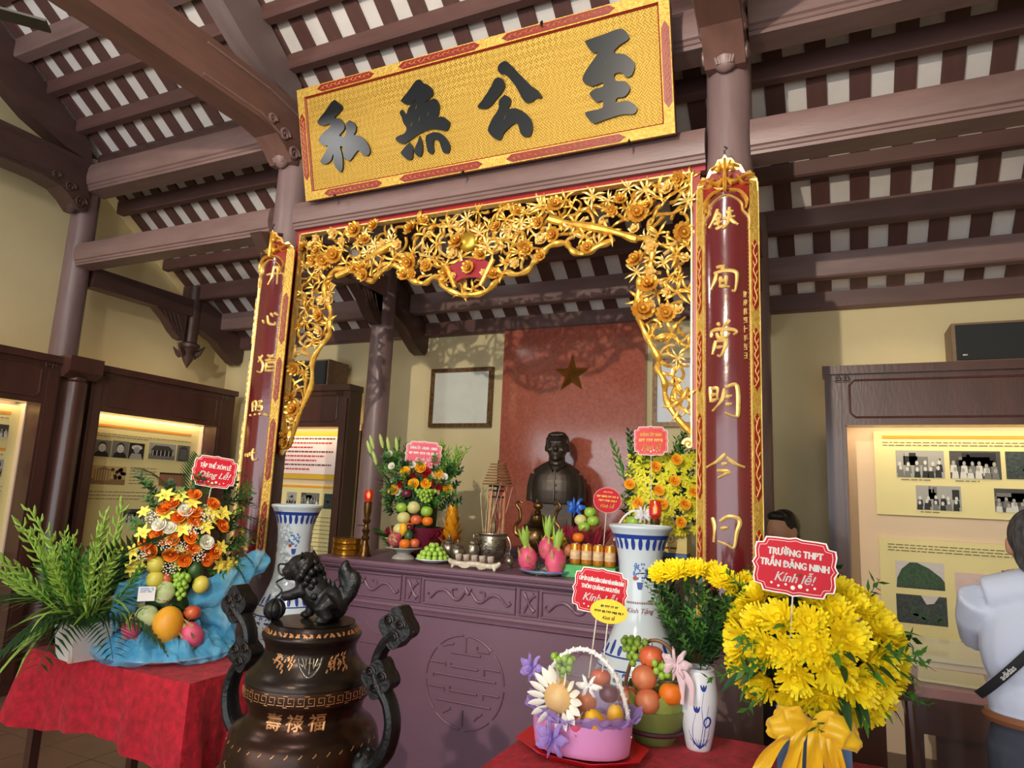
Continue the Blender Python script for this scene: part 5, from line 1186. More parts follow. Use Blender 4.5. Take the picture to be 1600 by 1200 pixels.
cd = thing('greeting_card', 'small white card tucked beside the cabbage and guavas', 'card', LW(-.119, .205, 1.068), RA)
MB().box((0, 0, 0), (.072, .002, .068), 0, .15).obj('card', WHT, cd)
lines(cd, -.028, .028, .028, 3, .008, COBL, .0025); cd.children[-1].rotation_euler = (.15, 0, 0)
sign('red placard reading Dang Le on the orange flower dome', LW(.118, .11, 1.652), RA, .10, .212, .155, [('TẬP THỂ XÓM LẺ', .030, .026, 0, .0012, .62), ('Dâng Lễ!', .042, -.018, .35, .0008, .95)], .28)

# ------------------------------------------------------------------ big yellow chrysanthemum bouquet
yb = thing('chrysanthemum_bouquet', 'huge bouquet of yellow chrysanthemums in a blue box with yellow ribbon', 'flowers', (-.075, 2.5, .75))
MB().extr([(-.09, 0), (.09, 0), (.10, .24), (-.10, .24)], -.105, .105).obj('blue_box', M('blue_card_box', (96, 130, 176), .5), yb)
cb = Vector((.0, .03, .40)); hp = []
for _ in range(6000):
    a = FR.uniform(-PI, PI); e = FR.uniform(-.75, 1.2); d = Vector((math.sin(a)*math.cos(e), -math.cos(a)*math.cos(e), math.sin(e)))
    p = cb+Vector((d.x*.236, d.y*.17, d.z*.205))
    if d.y > .35: continue
    if all((p-q).length > .070 for q, _ in hp): hp.append((p, d))
for p, d in hp: put(MUM, 'chrysanthemum', yb, p, aim(d+Vector((0, -.25, .05)), FR.uniform(0, 6)), FR.uniform(.85, 1.12))
for k in range(34):
    a = FR.uniform(-PI, PI); e = FR.uniform(-.7, 1.1); d = Vector((math.sin(a)*math.cos(e), -math.cos(a)*math.cos(e), math.sin(e)))
    put(FR.choice((SPR, SPRL)), 'foliage_sprig', yb, cb+Vector((d.x*.20, d.y*.13, d.z*.15)), aim(d, FR.uniform(0, 6)), FR.uniform(.6, 1.1))
for k in range(26):
    a = FR.uniform(.5, 1.7) if k < 17 else FR.uniform(-1.2, .4); e = FR.uniform(-.75, .45); d = Vector((math.sin(a)*math.cos(e), -math.cos(a)*math.cos(e), math.sin(e)))
    put(LBLADED if k % 2 else LBLADE, 'leaf', yb, cb+Vector((d.x*.23, d.y*.15, d.z*.19)), leafaim(d, FR.uniform(-.5, .5)), FR.uniform(.45, .8))
MB().ell(cb, (.18, .12, .14), 14, 10).obj('leaf_core', LEAFD, yb)
RIB = M('yellow_satin', (250, 206, 30), .3, sheen=.3, rgb2=(240, 184, 20), vs=8)
rn = random.Random(2)
for x0, x1, z1, wd in ((-.02, -.17, .02, .05), (.0, -.10, -.08, .045), (.01, .0, -.10, .055), (.02, .07, -.06, .05), (.03, .10, -.12, .045), (-.03, -.06, .03, .05)):
    mb = MB(); q = cat([(x0, -.13, .22), (x0+(x1-x0)*.35, -.17, .18), (x0+(x1-x0)*.8, -.155, .5*z1+.07), (x1, -.15, z1)], 5); rows = []
    for i, p in enumerate(q): rows.append([Vector(p)+Vector((k*wd*(.5+.4*i/len(q)), -.012*math.sin(k*4+i*.6), .006*math.sin(i+k))) for k in (-.6, -.3, 0, .3, .6)])
    mb.grid(rows); mb.obj('ribbon_tail', RIB, yb, smooth=80)
for s in (-1, 1): loop('ribbon_bow', [(0, -.14, .21), (s*.05, -.165, .22), (s*.10, -.155, .20), (s*.13, -.14, .18)], .045, RIB, yb, s)
sign('red placard for a high school standing in the big yellow bouquet', (-.115, 2.36, 1.418), math.radians(3), .075, .245, .172, [('TRƯỜNG THPT', .0295, .040, 0, .0014, .78), ('TRẦN ĐĂNG NINH', .0295, .004, 0, .0014, .78), ('Kính lễ!', .040, -.036, .35, .0006, .9)], .3)

# ------------------------------------------------------------------ white vase of yellow chrysanthemums
gv = thing('flower_vase', 'white porcelain vase with blue lotus holding small yellow chrysanthemums', 'vase', (-.455, 2.62, .75))
GP = [(.040, 0), (.044, .01), (.056, .07), (.066, .14), (.067, .18), (.060, .24), (.054, .262), (.056, .27), (.048, .266), (.045, .20)]
MB().lathe(cat(GP, 3), 32).obj('body', PORW, gv)
gf = wrap(GP[:8], math.atan2(-2.62, .455)+.1)
mb = MB()
for q in ([(-.02, .02), (-.025, .08), (-.015, .13)], [(.0, .02), (.01, .09), (.005, .15), (.012, .20)], [(.02, .02), (.03, .06), (.035, .09)], [(-.01, .02), (-.03, .05), (-.04, .07)], [(.01, .02), (.02, .10), (.03, .16)]): mb.brush(q, .0022, gf, .0012, 4)
for u, v in ((.012, .205), (-.012, .135)):
    for k in (-1, 0, 1): mb.brush([(u, v), (u+k*.006, v+.010), (u+k*.010, v+.020)], .010, gf, .0013, 3)
mb.brush([(.02, .085), (.034, .095), (.038, .11), (.028, .12), (.016, .112), (.014, .098), (.02, .085)], .008, gf, .0013, 3)
for k in range(8): mb.brush([(0, .012), (-.02+k*.006, .03), (-.035+k*.010, .045)], .003, gf, .0012, 3)
mb.obj('painted_lotus', COB, gv)['kind'] = 'stuff'
for u, v, z in ((-.13, -.02, .585), (-.075, -.05, .60), (-.045, -.03, .605), (.0, -.04, .615), (.09, -.06, .59), (.13, -.05, .565), (.16, -.06, .54), (-.10, .05, .595), (.05, .04, .60), (.17, .0, .575)): put(MUMS, 'chrysanthemum', gv, (u, v, z), aim((u*1.2, -.8, .55), FR.uniform(0, 6)), FR.uniform(.8, 1.05))
for k in range(120):
    a = FR.uniform(0, 2*PI); t = FR.uniform(.05, 1); r = (.03+.13*t)*math.sqrt(FR.random()); put(SPR if k % 3 else SPRL, 'foliage_sprig', gv, (r*math.cos(a), r*math.sin(a), .25+.25*t), aim((math.cos(a)*.6, math.sin(a)*.6, .8), FR.uniform(0, 6)), FR.uniform(.45, .8))

# ------------------------------------------------------------------ fruit baskets on the table
bk = thing('lilac_fruit_basket', 'pink fruit basket with lilac tulle and white hoop handle on a red tray', 'basket', (-.80, 2.36, .768))
def ringp(rx, ry, z, n=24): return [(rx*math.cos(2*PI*i/n), ry*math.sin(2*PI*i/n), z) for i in range(n+1)]
PINKB = M('lilac_pink_card', (222, 150, 206), .5)
mb = MB(); mb.grid([ringp(.165, .12, 0), ringp(.172, .125, .05), ringp(.175, .128, .10)]); mb.add(ringp(.165, .12, 0)[:-1], [tuple(range(24))]); mb.grid([ringp(.168, .121, .10), ringp(.16, .115, .005)])
mb.obj('basket_wall', PINKB, bk)
MB().ell((0, 0, .06), (.155, .11, .05), 16, 8).obj('padding', PINKB, bk)
for sd, r1, z1 in ((5, .205, .130), (6, .195, .118)):
    tulle_mound('tulle_collar', bk, .160, r1, .085, z1, sd, LILACT, amp=.012).scale = (1, .74, 1)
for x, y, z, s in ((-.05, -.14, .06, 1.), (-.175, -.03, .24, .8)):
    for k in range(7):
        a = k*2*PI/7; loop('tulle_rosette', [(x, y, z), (x+.03*s*math.cos(a), y-.02, z+.03*s*math.sin(a)), (x+.06*s*math.cos(a), y-.015, z+.06*s*math.sin(a))], .018*s, LILACT, bk, k)
hq = [(.165*math.cos(a), .0, .06+.255*math.sin(a)) for a in [i*PI/24 for i in range(25)]]
MB().tube(hq, .007, 8).obj('hoop_handle', WHT, bk)
mb = MB()
for i in range(110): t = i/110*PI; mb.ell((.165*math.cos(t)+.007*math.cos(i*1.2)*math.cos(t), .0075*math.sin(i*1.2), .06+.255*math.sin(t)+.007*math.cos(i*1.2)*math.sin(t)), .0042, 6, 4)
mb.obj('handle_wrap', WHT, bk)['kind'] = 'stuff'
MB().ell((0, .0, .17), (.162, .11, .125), 20, 12).obj('cellophane', M('cellophane', (235, 240, 245), .04, alpha=.10, spec=.8), bk)
tr = thing('red_tray', 'red octagonal plastic tray under the lilac fruit basket', 'tray', (-.80, 2.36, .752))
oc = [(math.cos(PI/8+k*PI/4)*.235, math.sin(PI/8+k*PI/4)*.18) for k in range(8)]
mb = MB(); n8 = [(x*.8, y*.8, 0) for x, y in oc]+[(x, y, .026) for x, y in oc]+[(x*.97, y*.97, .026) for x, y in oc]+[(x*.78, y*.78, .006) for x, y in oc]
mb.add(n8, [tuple(range(7, -1, -1))]+[(r*8+k, r*8+(k+1) % 8, (r+1)*8+(k+1) % 8, (r+1)*8+k) for r in range(3) for k in range(8)]+[tuple(range(24, 32))]); mb.obj('tray_shell', M('red_plastic', (214, 36, 40), .35), tr)
B1 = Vector((-.80, 2.36, .768)); g1 = 'fruit in the lilac basket'
fp = thing('carved_melon_flower', 'tan melon ringed by white carved petals in the lilac basket', 'fruit', B1+Vector((-.05, -.085, .172)), 0, g1)
MB().ell((0, 0, 0), (.056, .056, .056), 18, 12).obj('melon', M('tan_melon', (214, 160, 96), .4, rgb2=(226, 190, 130), vs=7), fp)
pt = blade(.062, .026, -.5, WPET, 'white_petal', .4)
for k in range(18): a = k*2*PI/18; put(pt, 'white_petal', fp, (.046*math.cos(a), -.028, .046*math.sin(a)), leafaim((math.cos(a), -.35, math.sin(a)), 1.2))
grapes('green grapes beside the carved white flower in the lilac basket', B1+Vector((-.08, .02, .235)), .045, .04, 30, group=g1)
for k, (x, y, z, r, l) in enumerate(((.075, -.085, .11, .042, 'yellow mango at the front of the lilac basket'), (.125, -.03, .125, .036, 'yellow mango beside the hoop handle of the lilac basket'))): fruit('mango', l, B1+Vector((x, y, z)), r, g1, (.4, .5*k-.5, .3))
dragon('pink dragon fruit under the carved white flower', B1+Vector((.015, -.095, .095)), .038, (.6, .5, 0), g1)
fruit('plum', 'dark mangosteen beside the hoop handle of the lilac basket', B1+Vector((.10, -.02, .19)), .034, g1)
fruit('apple', 'red apple under the hoop of the lilac basket', B1+Vector((.05, .04, .22)), .036, g1)
fruit('orange', 'orange beside the carved white flower under the hoop', B1+Vector((.02, -.02, .15)), .036, g1)
rb = thing('ribbon_bow', 'white wire ribbon bow on the lilac basket hoop', 'bow', B1+Vector((.055, -.10, .225)))
for k in range(6): a = k*PI/6*2; loop('bow_loop', [(0, 0, 0), (.022*math.cos(a), -.008, .018*math.sin(a)), (.046*math.cos(a), 0, .036*math.sin(a))], .010, WHT, rb, k)
sign('red placard reading Kinh Le above the lilac fruit basket', (-.765, 2.42, 1.275), math.radians(17), .11, .195, .155, [('CẤP ỦY-QUÂN DÂN CHÍNH VÀ NHÂN DÂN', .020, .036, 0, .0009, .40), ('THÔN QUẢNG NGUYÊN', .020, .010, 0, .0009, .6), ('Kính Lễ!', .038, -.026, .35, .0006, .9)], .3)
sign('yellow oval placard overlapping the red one above the lilac basket', (-.72, 2.385, 1.215), math.radians(17), .09, .13, .082, [(None, .011, .016, 0, 0, .06), (None, .011, -.002, 0, 0, .10), ('Kính lễ', .016, -.023, .3, .0002, .9)], .25, M('yellow_card', (246, 214, 40), .4), True, DARK, M('yellow_card', (246, 214, 40), .4))
b2_ = thing('leaf_wrapped_basket', 'fruit basket wrapped in green leaves with a pink satin bow', 'basket', (-.61, 2.61, .752))
mb = MB(); mb.lathe([(.07, 0), (.10, .06), (.12, .12), (.11, .12), (.06, .01)], 20); mb.obj('basket_wall', M('olive_wrap', (120, 132, 66), .6), b2_)
for k in range(12): a = k*2*PI/12; put(blade(.17, .10, -.5, M('olive_leaf', (142, 156, 74), .5, var=.12), 'wrap_leaf') if k == 0 else bpy.data.meshes['wrap_leaf'], 'wrap_leaf', b2_, (.075*math.cos(a), .075*math.sin(a), .02), leafaim((math.cos(a)*.5, math.sin(a)*.5, .85), .0))
MB().tube([(.105*math.cos(a), .105*math.sin(a), .045) for a in [i*PI/12 for i in range(25)]], .008, 6).obj('wine_cord', M('wine_cord', (70, 26, 44), .6), b2_)
MB().tube([(.12*math.cos(a), .02, .10+.24*math.sin(a)) for a in [i*PI/20 for i in range(21)]], .007, 8).obj('cane_handle', M('cane_brown', (130, 90, 54), .5), b2_)
B2 = Vector((-.61, 2.61, .752)); g2 = 'fruit in the leaf wrapped basket'
for x, y, z, r, k, l in ((-.005, -.03, .29, .046, 'apple', 'red apple at the top of the leaf wrapped basket'), (-.02, -.075, .225, .046, 'pome', 'russet pomegranate in the middle of the leaf wrapped basket'), (.0, -.10, .155, .045, 'pome', 'russet pomegranate at the front of the leaf wrapped basket'), (.075, -.07, .185, .043, 'orange', 'orange beside the pink bow of the leaf wrapped basket'), (-.085, -.06, .15, .04, 'apple', 'red apple between the two fruit baskets'), (.05, .04, .24, .045, 'green', 'green apple at the back of the leaf wrapped basket')): fruit(k, l, B2+Vector((x, y, z)), r, g2)
grapes('green grapes piled at the top of the leaf wrapped basket', B2+Vector((-.075, -.02, .29)), .045, .05, 34, group=g2)
grapes('green grapes between the pomegranates and the pink bow', B2+Vector((.045, -.075, .25)), .035, .035, 18, group=g2)
pw = thing('satin_bow', 'pale pink satin bow on the leaf wrapped basket', 'bow', B2+Vector((.095, -.08, .29)))
SAT = M('pale_pink_satin', (226, 198, 204), .3, sheen=.3)
for k in range(7): a = k*2*PI/7; loop('bow_loop', [(0, 0, 0), (.03*math.cos(a), -.012, .03*math.sin(a)), (.055*math.cos(a), 0, .055*math.sin(a))], .016, SAT, pw, k)
for dx in (.02, .05): MB().brush([(0, 0), (dx, -.06), (dx*1.1, -.13)], .026, lambda u, v, h: (u, -h-.005, v), .003).obj('bow_tail', SAT, pw)
# ------------------------------------------------------------------ bronze bust on its pedestal
ZT = 1.166
pd = thing('bust_pedestal', 'plum painted block behind the altar carrying the bust', 'pedestal', (-1.905, 4.84, 0))
MB().b2(-.30, .30, -.24, .28, 0, 1.2).obj('block', ALTAR, pd); MB().b2(-.32, .32, -.26, .29, 1.2, 1.22).obj('cap', ALTAR, pd)
bu = thing('bronze_bust', 'dark bronze bust of a man in a buttoned shirt before the granite panel', 'statue', (-1.905, 4.87, 1.22), math.radians(14))
BUSTM = M('dark_statue_bronze', (78, 68, 60), .42, .6, rgb2=(56, 48, 43), vs=6, bump=.06, bs=30)
MB().extr([(-.11, 0), (.11, 0), (.10, .06), (.095, .25), (.10, .36), (-.10, .36), (-.095, .25), (-.10, .06)], -.135, .135).obj('socle', BUSTM, bu)
MB().b2(-.10, .10, -.112, -.095, .12, .22).obj('name_plate', BUSTM, bu)
mb = MB(); E_ = mb.ell
rings = [[(a_*math.copysign(abs(math.cos(q))**.8, math.cos(q)), -.018+b_*math.copysign(abs(math.sin(q))**.8, math.sin(q)), z) for q in [i_*2*PI/28 for i_ in range(29)]] for z, a_, b_ in ((.33, .0, .0), (.33, .172, .098), (.37, .178, .104), (.43, .182, .110), (.50, .178, .108), (.55, .158, .096), (.585, .118, .084), (.615, .08, .072), (.635, 0, 0))]
mb.grid(rings)
mb.tube([(-.15, 0, .535), (-.08, .0, .578), (0, .0, .595), (.08, .0, .578), (.15, 0, .535)], [.058, .064, .07, .064, .058], 14)
for s in (-1, 1): mb.tube([(s*.148, 0, .54), (s*.168, -.004, .47), (s*.172, -.008, .345)], [.058, .056, .056], 14)
mb.tube([(0, .005, .54), (0, .0, .60), (0, -.008, .70)], [.085, .070, .062], 14)
E_((0, -.008, .765), (.082, .098, .108), 20, 16); E_((0, -.035, .705), (.062, .068, .058), 16, 12); E_((0, .012, .80), (.090, .100, .082), 18, 12)
E_((0, -.103, .742), (.016, .022, .024), 10, 8); E_((0, -.098, .765), (.010, .014, .03), 8, 6); E_((0, -.092, .795), (.062, .014, .012), 12, 6)
E_((0, -.092, .703), (.028, .014, .008), 10, 6); E_((0, -.090, .692), (.024, .014, .008), 10, 6); E_((0, -.088, .668), (.024, .018, .018), 10, 6)
for s in (-1, 1):
    E_((s*.088, .01, .755), (.012, .022, .032), 10, 8); E_((s*.045, -.078, .735), (.028, .024, .024), 10, 8); E_((s*.032, -.089, .775), (.014, .010, .007), 8, 6)
blob(mb, 'figure', BUSTM, bu, .0055, 4)
mb = MB(); E_ = mb.ell
E_((0, .03, .812), (.090, .086, .074), 18, 12); E_((0, -.02, .848), (.076, .066, .032), 14, 8); E_((.038, -.055, .852), (.035, .034, .022), 10, 8); E_((-.03, -.05, .848), (.04, .034, .018), 10, 8)
for s in (-1, 1): E_((s*.078, -.01, .80), (.013, .035, .04), 10, 8)
blob(mb, 'hair', BUSTM, bu, .0055, 2)
mb = MB()
for s in (-1, 1): mb.tube(cat([(s*.072, -.01, .64), (s*.062, -.075, .625), (s*.012, -.118, .575)], 4), [.014, .016, .010], 8, flat=.7)
mb.obj('collar', BUSTM, bu); MB().tube([(0, -.112, .575), (0, -.138, .46), (0, -.138, .35)], .006, 6).obj('placket', BUSTM, bu)
bt = MB().ell((0, 0, 0), (.008, .004, .008), 8, 6).mesh('button', BUSTM)
for z in (.52, .47, .42, .37): put(bt, 'button', bu, (.012, -.142+.3*abs(z-.44), z))

# ------------------------------------------------------------------ things on the altar
def AT(x, y, z=0.): return (x, y, ZT+z)
gb = thing('brass_bowl_stack', 'stack of shiny ribbed brass bowls at the end of the altar', 'bowls', AT(-2.93, 3.72))
for k in range(3): MB().lathe([(.085, 0), (.092, .005), (.092, .03), (.096, .036), (.088, .036)], 24, (0, 0, .037*k)).obj('bowl', BRASS, gb)
cs = thing('brass_candlestick', 'tall dark brass candlestick holding a red glass lamp', 'candlestick', AT(-2.79, 3.73))
MB().lathe([(.044, 0), (.044, .012), (.034, .03), (.030, .06), (.022, .075), (.018, .10), (.026, .112), (.026, .125), (.016, .135), (.022, .155), (.028, .165), (.016, .18), (.014, .205), (.024, .22), (.028, .23), (.018, .245), (.022, .27), (.026, .29), (.026, .345), (.030, .35), (.0, .35)], 20).obj('turned_stem', BRASSD, cs)
MB().lathe([(.018, .35), (.030, .375), (.030, .40), (.026, .425), (.018, .43)], 16).obj('glass_cup', M('red_glass', (206, 40, 30), .1, alpha=.8, coat=.5), cs)
MB().lathe([(.008, .375), (.010, .40), (0, .42)], 10).obj('flame_lamp', M('lamp_glow', (255, 190, 90), .4, emit=3), cs)
MB().tube([(-.075, 0, .195), (.02, 0, .195)], .004, 6).obj('arm', BRASSD, cs)
fp_ = thing('footed_fruit_plate', 'grey footed plate piled with mixed fruit', 'plate', AT(-2.53, 3.80))
MB().lathe([(.075, 0), (.07, .012), (.045, .03), (.05, .045), (.10, .06), (.118, .068), (.115, .073), (.05, .062), (0, .06)], 28).obj('plate', M('grey_ceramic', (168, 166, 160), .25), fp_)
g3 = 'fruit on the footed plate'
dragon('pink dragon fruit on the footed plate', (-2.585, 3.77, 1.285), .052, (1.2, .6, 0), g3)
for x, y, z, r, k, l in ((-2.60, 3.84, 1.345, .045, 'melon', 'pale round melon behind the dragon fruit on the footed plate'), (-2.545, 3.80, 1.352, .034, 'mango', 'yellow mango on top of the footed plate'), (-2.495, 3.79, 1.312, .036, 'avocado', 'dark green avocado on the footed plate'), (-2.49, 3.745, 1.265, .036, 'orange', 'orange at the front of the footed plate'), (-2.45, 3.80, 1.27, .034, 'apple', 'red apple at the edge of the footed plate'), (-2.54, 3.86, 1.36, .03, 'plum', 'dark plum behind the mango on the footed plate')): fruit(k, l, (x, y, z), r, g3)
jp = thing('jujube_plate', 'white plate under a mound of green jujubes', 'plate', AT(-2.265, 3.73))
MB().lathe([(.055, 0), (.085, .010), (.108, .022), (.106, .026), (.05, .012), (0, .01)], 28).obj('plate', PORW, jp)
JJ = MB().ell((0, 0, 0), (.0175, .0175, .0185), 12, 8).mesh('green_jujube', M('jujube_green', (150, 196, 66), .3, rgb2=(172, 208, 92), vs=40), 60)
n = 0
for lay, (rr, zz) in enumerate(((.085, .033), (.066, .058), (.045, .082), (.018, .104))):
    rings = [rr] if lay > 1 else [rr, rr-.036]
    for r in rings:
        m = max(1, int(2*PI*r/.036))
        for k in range(m):
            a = 2*PI*k/m+lay*.3; tag(put(JJ, 'green_jujube', None, AT(-2.265+r*math.cos(a), 3.73+r*math.sin(a), zz)), 'green jujube in the round mound on the white plate', 'fruit', 'jujubes on the white plate')
def jar(x, y, s, label, tall=1.):
    t = thing('silver_jar', label, 'jar', AT(x, y)); t.scale = (s, s, s*tall)
    MB().lathe([(.032, 0), (.036, .008), (.026, .018), (.046, .045), (.052, .068), (.044, .09), (.034, .098), (.038, .104)], 20).obj('body', STEEL, t)
    MB().lathe([(.040, .104), (.036, .112), (.020, .122), (.010, .128), (.012, .138), (.006, .150), (0, .152)], 16).obj('lid', STEEL, t)
jar(-2.27, 3.93, .95, 'silver lidded jar nearest the green jujube plate', 1.15); jar(-2.165, 3.86, .95, 'silver lidded jar in the middle of the altar row'); jar(-2.075, 3.90, .8, 'slender silver lidded jar touching the incense bowl', 1.5)
jar(-1.79, 3.84, .6, 'tiny silver lidded jar between the incense bowl and dragon fruit')
ib = thing('incense_bowl', 'engraved silver incense bowl full of incense sticks', 'incense bowl', AT(-2.005, 4.02))
MB().lathe([(.07, 0), (.075, .012), (.062, .025), (.085, .05), (.097, .10), (.092, .15), (.088, .17), (.104, .185), (.103, .19), (.09, .186), (.088, .16), (0, .155)], 28).obj('bowl', STEEL, ib)
for s in (-1, 1): MB().tube(cat([(s*.09, 0, .06), (s*.125, 0, .07), (s*.135, 0, .12), (s*.11, 0, .17), (s*.09, 0, .16)], 4), .006, 8).obj('ring_handle', STEEL, ib)
mb = MB()
for k in range(70): a, z = FR.uniform(PI, 2*PI), FR.uniform(.06, .155); r = .098; mb.ell((r*math.cos(a)*.98, r*math.sin(a)*.98, z), (.006, .006, .004), 6, 4)
mb.obj('relief', M('dark_silver', (96, 84, 70), .35, .8), ib)['kind'] = 'stuff'
stm = MB().tube([(0, 0, 0), (0, 0, .34)], .0022, 5).mesh('incense_stick', M('incense_red', (150, 60, 50), .7))
stw = MB().tube([(0, 0, 0), (0, 0, .36)], .0025, 5).mesh('incense_stick', M('incense_tan', (206, 180, 140), .7))
for k in range(26): a = FR.uniform(0, 2*PI); r = .06*math.sqrt(FR.random()); put(FR.choice((stm, stw)), 'incense_stick', ib, (r*math.cos(a), r*math.sin(a), .15), (FR.uniform(-.16, .16), FR.uniform(-.16, .2), 0), FR.uniform(.5, 1.05))
ic = thing('incense_coil', 'conical brown incense coil on a black stand above the silver bowl', 'incense', AT(-2.005, 4.06))
MB().tube([((.045+.055*t)*math.cos(t*16*PI), (.045+.055*t)*math.sin(t*16*PI), .645-.15*t) for t in [i/200 for i in range(201)]], .0042, 5).obj('coil', M('incense_brown', (138, 96, 58), .8), ic)
MB().tube([(0, 0, .15), (0, 0, .66)], .004, 6).obj('stand_rod', DARK, ic)
for z in (.42, .46, .49): MB().tube([(-.06, 0, z), (.05, 0, z)], .007, 6).obj('stand_bar', DARK, ic)
for p_ in ((-.045, 0), (.045, .02)): MB().tube([(p_[0], p_[1], .15), (p_[0], p_[1], .46)], .012, 8).obj('candle_tube', M('candle_tan', (190, 120, 80), .6), ic)
cu = thing('cup_stand', 'white carved stand holding five small offering cups', 'cup stand', AT(-1.905, 3.60))
mb = MB(); mb.tube(cat([(-.17, 0, .045), (-.145, 0, .03), (-.08, 0, .024), (0, 0, .03), (.08, 0, .024), (.145, 0, .03), (.17, 0, .05)], 5), [.012, .018, .016, .018, .016, .018, .010], 8)
for s in (-1, 1):
    for a in (.06, .13): mb.tube([(s*a, 0, .03), (s*a*1.05, -.01, .012), (s*a*1.1, -.012, 0)], [.014, .010, .008], 8)
    mb.tube(cat([(s*.02, 0, .02), (s*.05, -.02, .008), (s*.09, -.02, .018)], 4), .008, 6)
blob(mb, 'carved_stand', M('ivory_ceramic', (216, 206, 190), .3, rgb2=(176, 160, 140), vs=40), cu, .004, 1)
cm_ = MB().lathe([(.012, 0), (.018, .008), (.021, .036), (.019, .036), (.015, .010), (0, .008)], 16).mesh('offering_cup', M('cup_ceramic', (206, 200, 190), .25, rgb2=(150, 120, 100), vs=30))
for k in range(5): tag(put(cm_, 'offering_cup', None, AT(-2.01+k*.053, 3.60, .044)), 'small pale offering cup standing in the white carved stand', 'cup', 'cups on the carved stand')
ce = thing('tripod_censer', 'dark bronze tripod censer with tall scroll handles before the bust', 'censer', AT(-1.745, 4.15))
MB().lathe([(.05, .06), (.09, .10), (.11, .16), (.105, .21), (.085, .235), (.095, .25), (.07, .262), (.05, .29), (.045, .31), (.02, .325), (.022, .34), (0, .37)], 24).obj('body', M('gold_bronze', (110, 84, 48), .28, .85, rgb2=(60, 44, 28), vs=14), ce)
for k in range(3): a = k*2*PI/3-PI/2; MB().tube(cat([(.06*math.cos(a), .06*math.sin(a), .10), (.09*math.cos(a), .09*math.sin(a), .05), (.085*math.cos(a), .085*math.sin(a), 0)], 4), [.026, .02, .014], 8).obj('foot', BRASSD, ce)
for s in (-1, 1): MB().tube(cat([(s*.10, 0, .17), (s*.15, 0, .19), (s*.155, 0, .24), (s*.125, 0, .28), (s*.13, 0, .34), (s*.155, 0, .375), (s*.135, 0, .40), (s*.11, 0, .385)], 5), [.012, .014, .012, .011, .012, .012, .010, .007], 8).obj('handle', BRASSD, ce)
MB().ell((0, 0, .375), (.035, .025, .025), 12, 8).obj('lion_knob', BRASSD, ce)
dp = thing('dragon_fruit_plate', 'blue rimmed plate carrying three dragon fruits', 'plate', AT(-1.495, 3.70))
MB().lathe([(.09, 0), (.12, .01), (.15, .022), (.148, .027), (.08, .012), (0, .01)], 32).obj('plate', PORW, dp); MB().lathe([(.146, .0225), (.1515, .023), (.1505, .028), (.146, .0285)], 32, caps=False).obj('blue_rim', COBL, dp)
g4 = 'dragon fruits on the altar plate'
for x, y, z, r, rot, l in ((-1.60, 3.68, 1.245, .066, (.1, -.15, 0), 'dragon fruit on the censer side of the altar plate'), (-1.515, 3.76, 1.305, .06, (-.1, .1, 1), 'dragon fruit standing highest on the altar plate'), (-1.425, 3.67, 1.245, .07, (.1, .2, 2), 'dragon fruit nearest the drink cans on the altar plate')): dragon(l, (x, y, z), r, rot, g4)
tips = blade(.15, .028, -.3, LEAFY, 'crown_leaf')
for o in [o for o in bpy.data.objects if o.name.startswith('dragon_fruit') and o.get('group') == g4]:
    for k in range(9): a = k*2*PI/9; put(tips, 'crown_leaf', o, (.012*math.cos(a), .012*math.sin(a), .06), leafaim((math.cos(a)*.35, math.sin(a)*.35, .9)), FR.uniform(.6, 1.0))
lg = thing('leaf_garnish', 'dark green leaves at the front of the dragon fruit plate', 'leaves', AT(-1.51, 3.60, .03))
for k in range(9): a = k*2*PI/9; put(LBLADED, 'leaf', lg, (.01*math.cos(a), 0, 0), leafaim((math.cos(a), -.4, math.sin(a)*.7+.2)), .42)
for x, y, z, r, k, l in ((-1.345, 3.82, 1.375, .034, 'orange', 'orange on a pile behind the drink cans'), (-1.40, 3.80, 1.30, .04, 'pome', 'pomegranate beside the dragon fruits and cans')): fruit(k, l, (x, y, z), r)
yf_ = thing('yellow_flower_bunch', 'small bunch of yellow flowers between the dragon fruits', 'flowers', AT(-1.47, 3.80, .05))
for k in range(8): a = k*2.4; put(ROSEYL, 'rose', yf_, (.035*math.cos(a), .03*math.sin(a), .10+.015*(k % 3)), aim((math.cos(a), math.sin(a)-.6, .8)), .85)
for k in range(10): a = k*2.4; put(SPRL, 'foliage_sprig', yf_, (.02*math.cos(a), .02*math.sin(a), -.03), aim((math.cos(a)*.3, math.sin(a)*.3, 1)), 1.)
gx = thing('green_gift_box', 'flat green box on the altar under three drink cans', 'box', AT(-1.235, 3.74))
MB().b2(-.155, .155, -.06, .10, 0, .066).obj('carton', M('green_carton', (96, 190, 110), .5, rgb2=(70, 160, 90), vs=20), gx)
CANM = M('can_gold', (226, 150, 58), .25, .6); 
cbody = MB().lathe([(.026, 0), (.030, .006), (.0315, .012), (.0315, .102), (.027, .114)], 20).mesh('can_body', CANM); ctop = MB().lathe([(.027, .114), (.027, .116), (.024, .1165), (.023, .113), (0, .113)], 20).mesh('can_top', STEEL)
clab = MB().lathe([(.0318, .03), (.0318, .08)], 20, caps=False).mesh('can_label', M('can_label_print', (244, 214, 150), .3, rgb2=(150, 96, 120), vs=22))
for k in range(4):
    t = thing('drink_can', 'gold and white drink can standing on the green box', 'can', AT(-1.33+k*.068, 3.735, .067), 0, 'drink cans on the green box')
    put(cbody, 'can_body', t); put(ctop, 'can_top', t); put(clab, 'can_label', t)
ba = thing('wine_tulle_basket', 'small fruit basket in wine red tulle with a blue bow beside the bust', 'basket', AT(-1.36, 4.02))
MB().lathe([(.07, 0), (.09, .05), (.10, .16), (.09, .16), (.06, .02)], 20).obj('basket_wall', M('wine_card', (130, 22, 46), .5), ba)
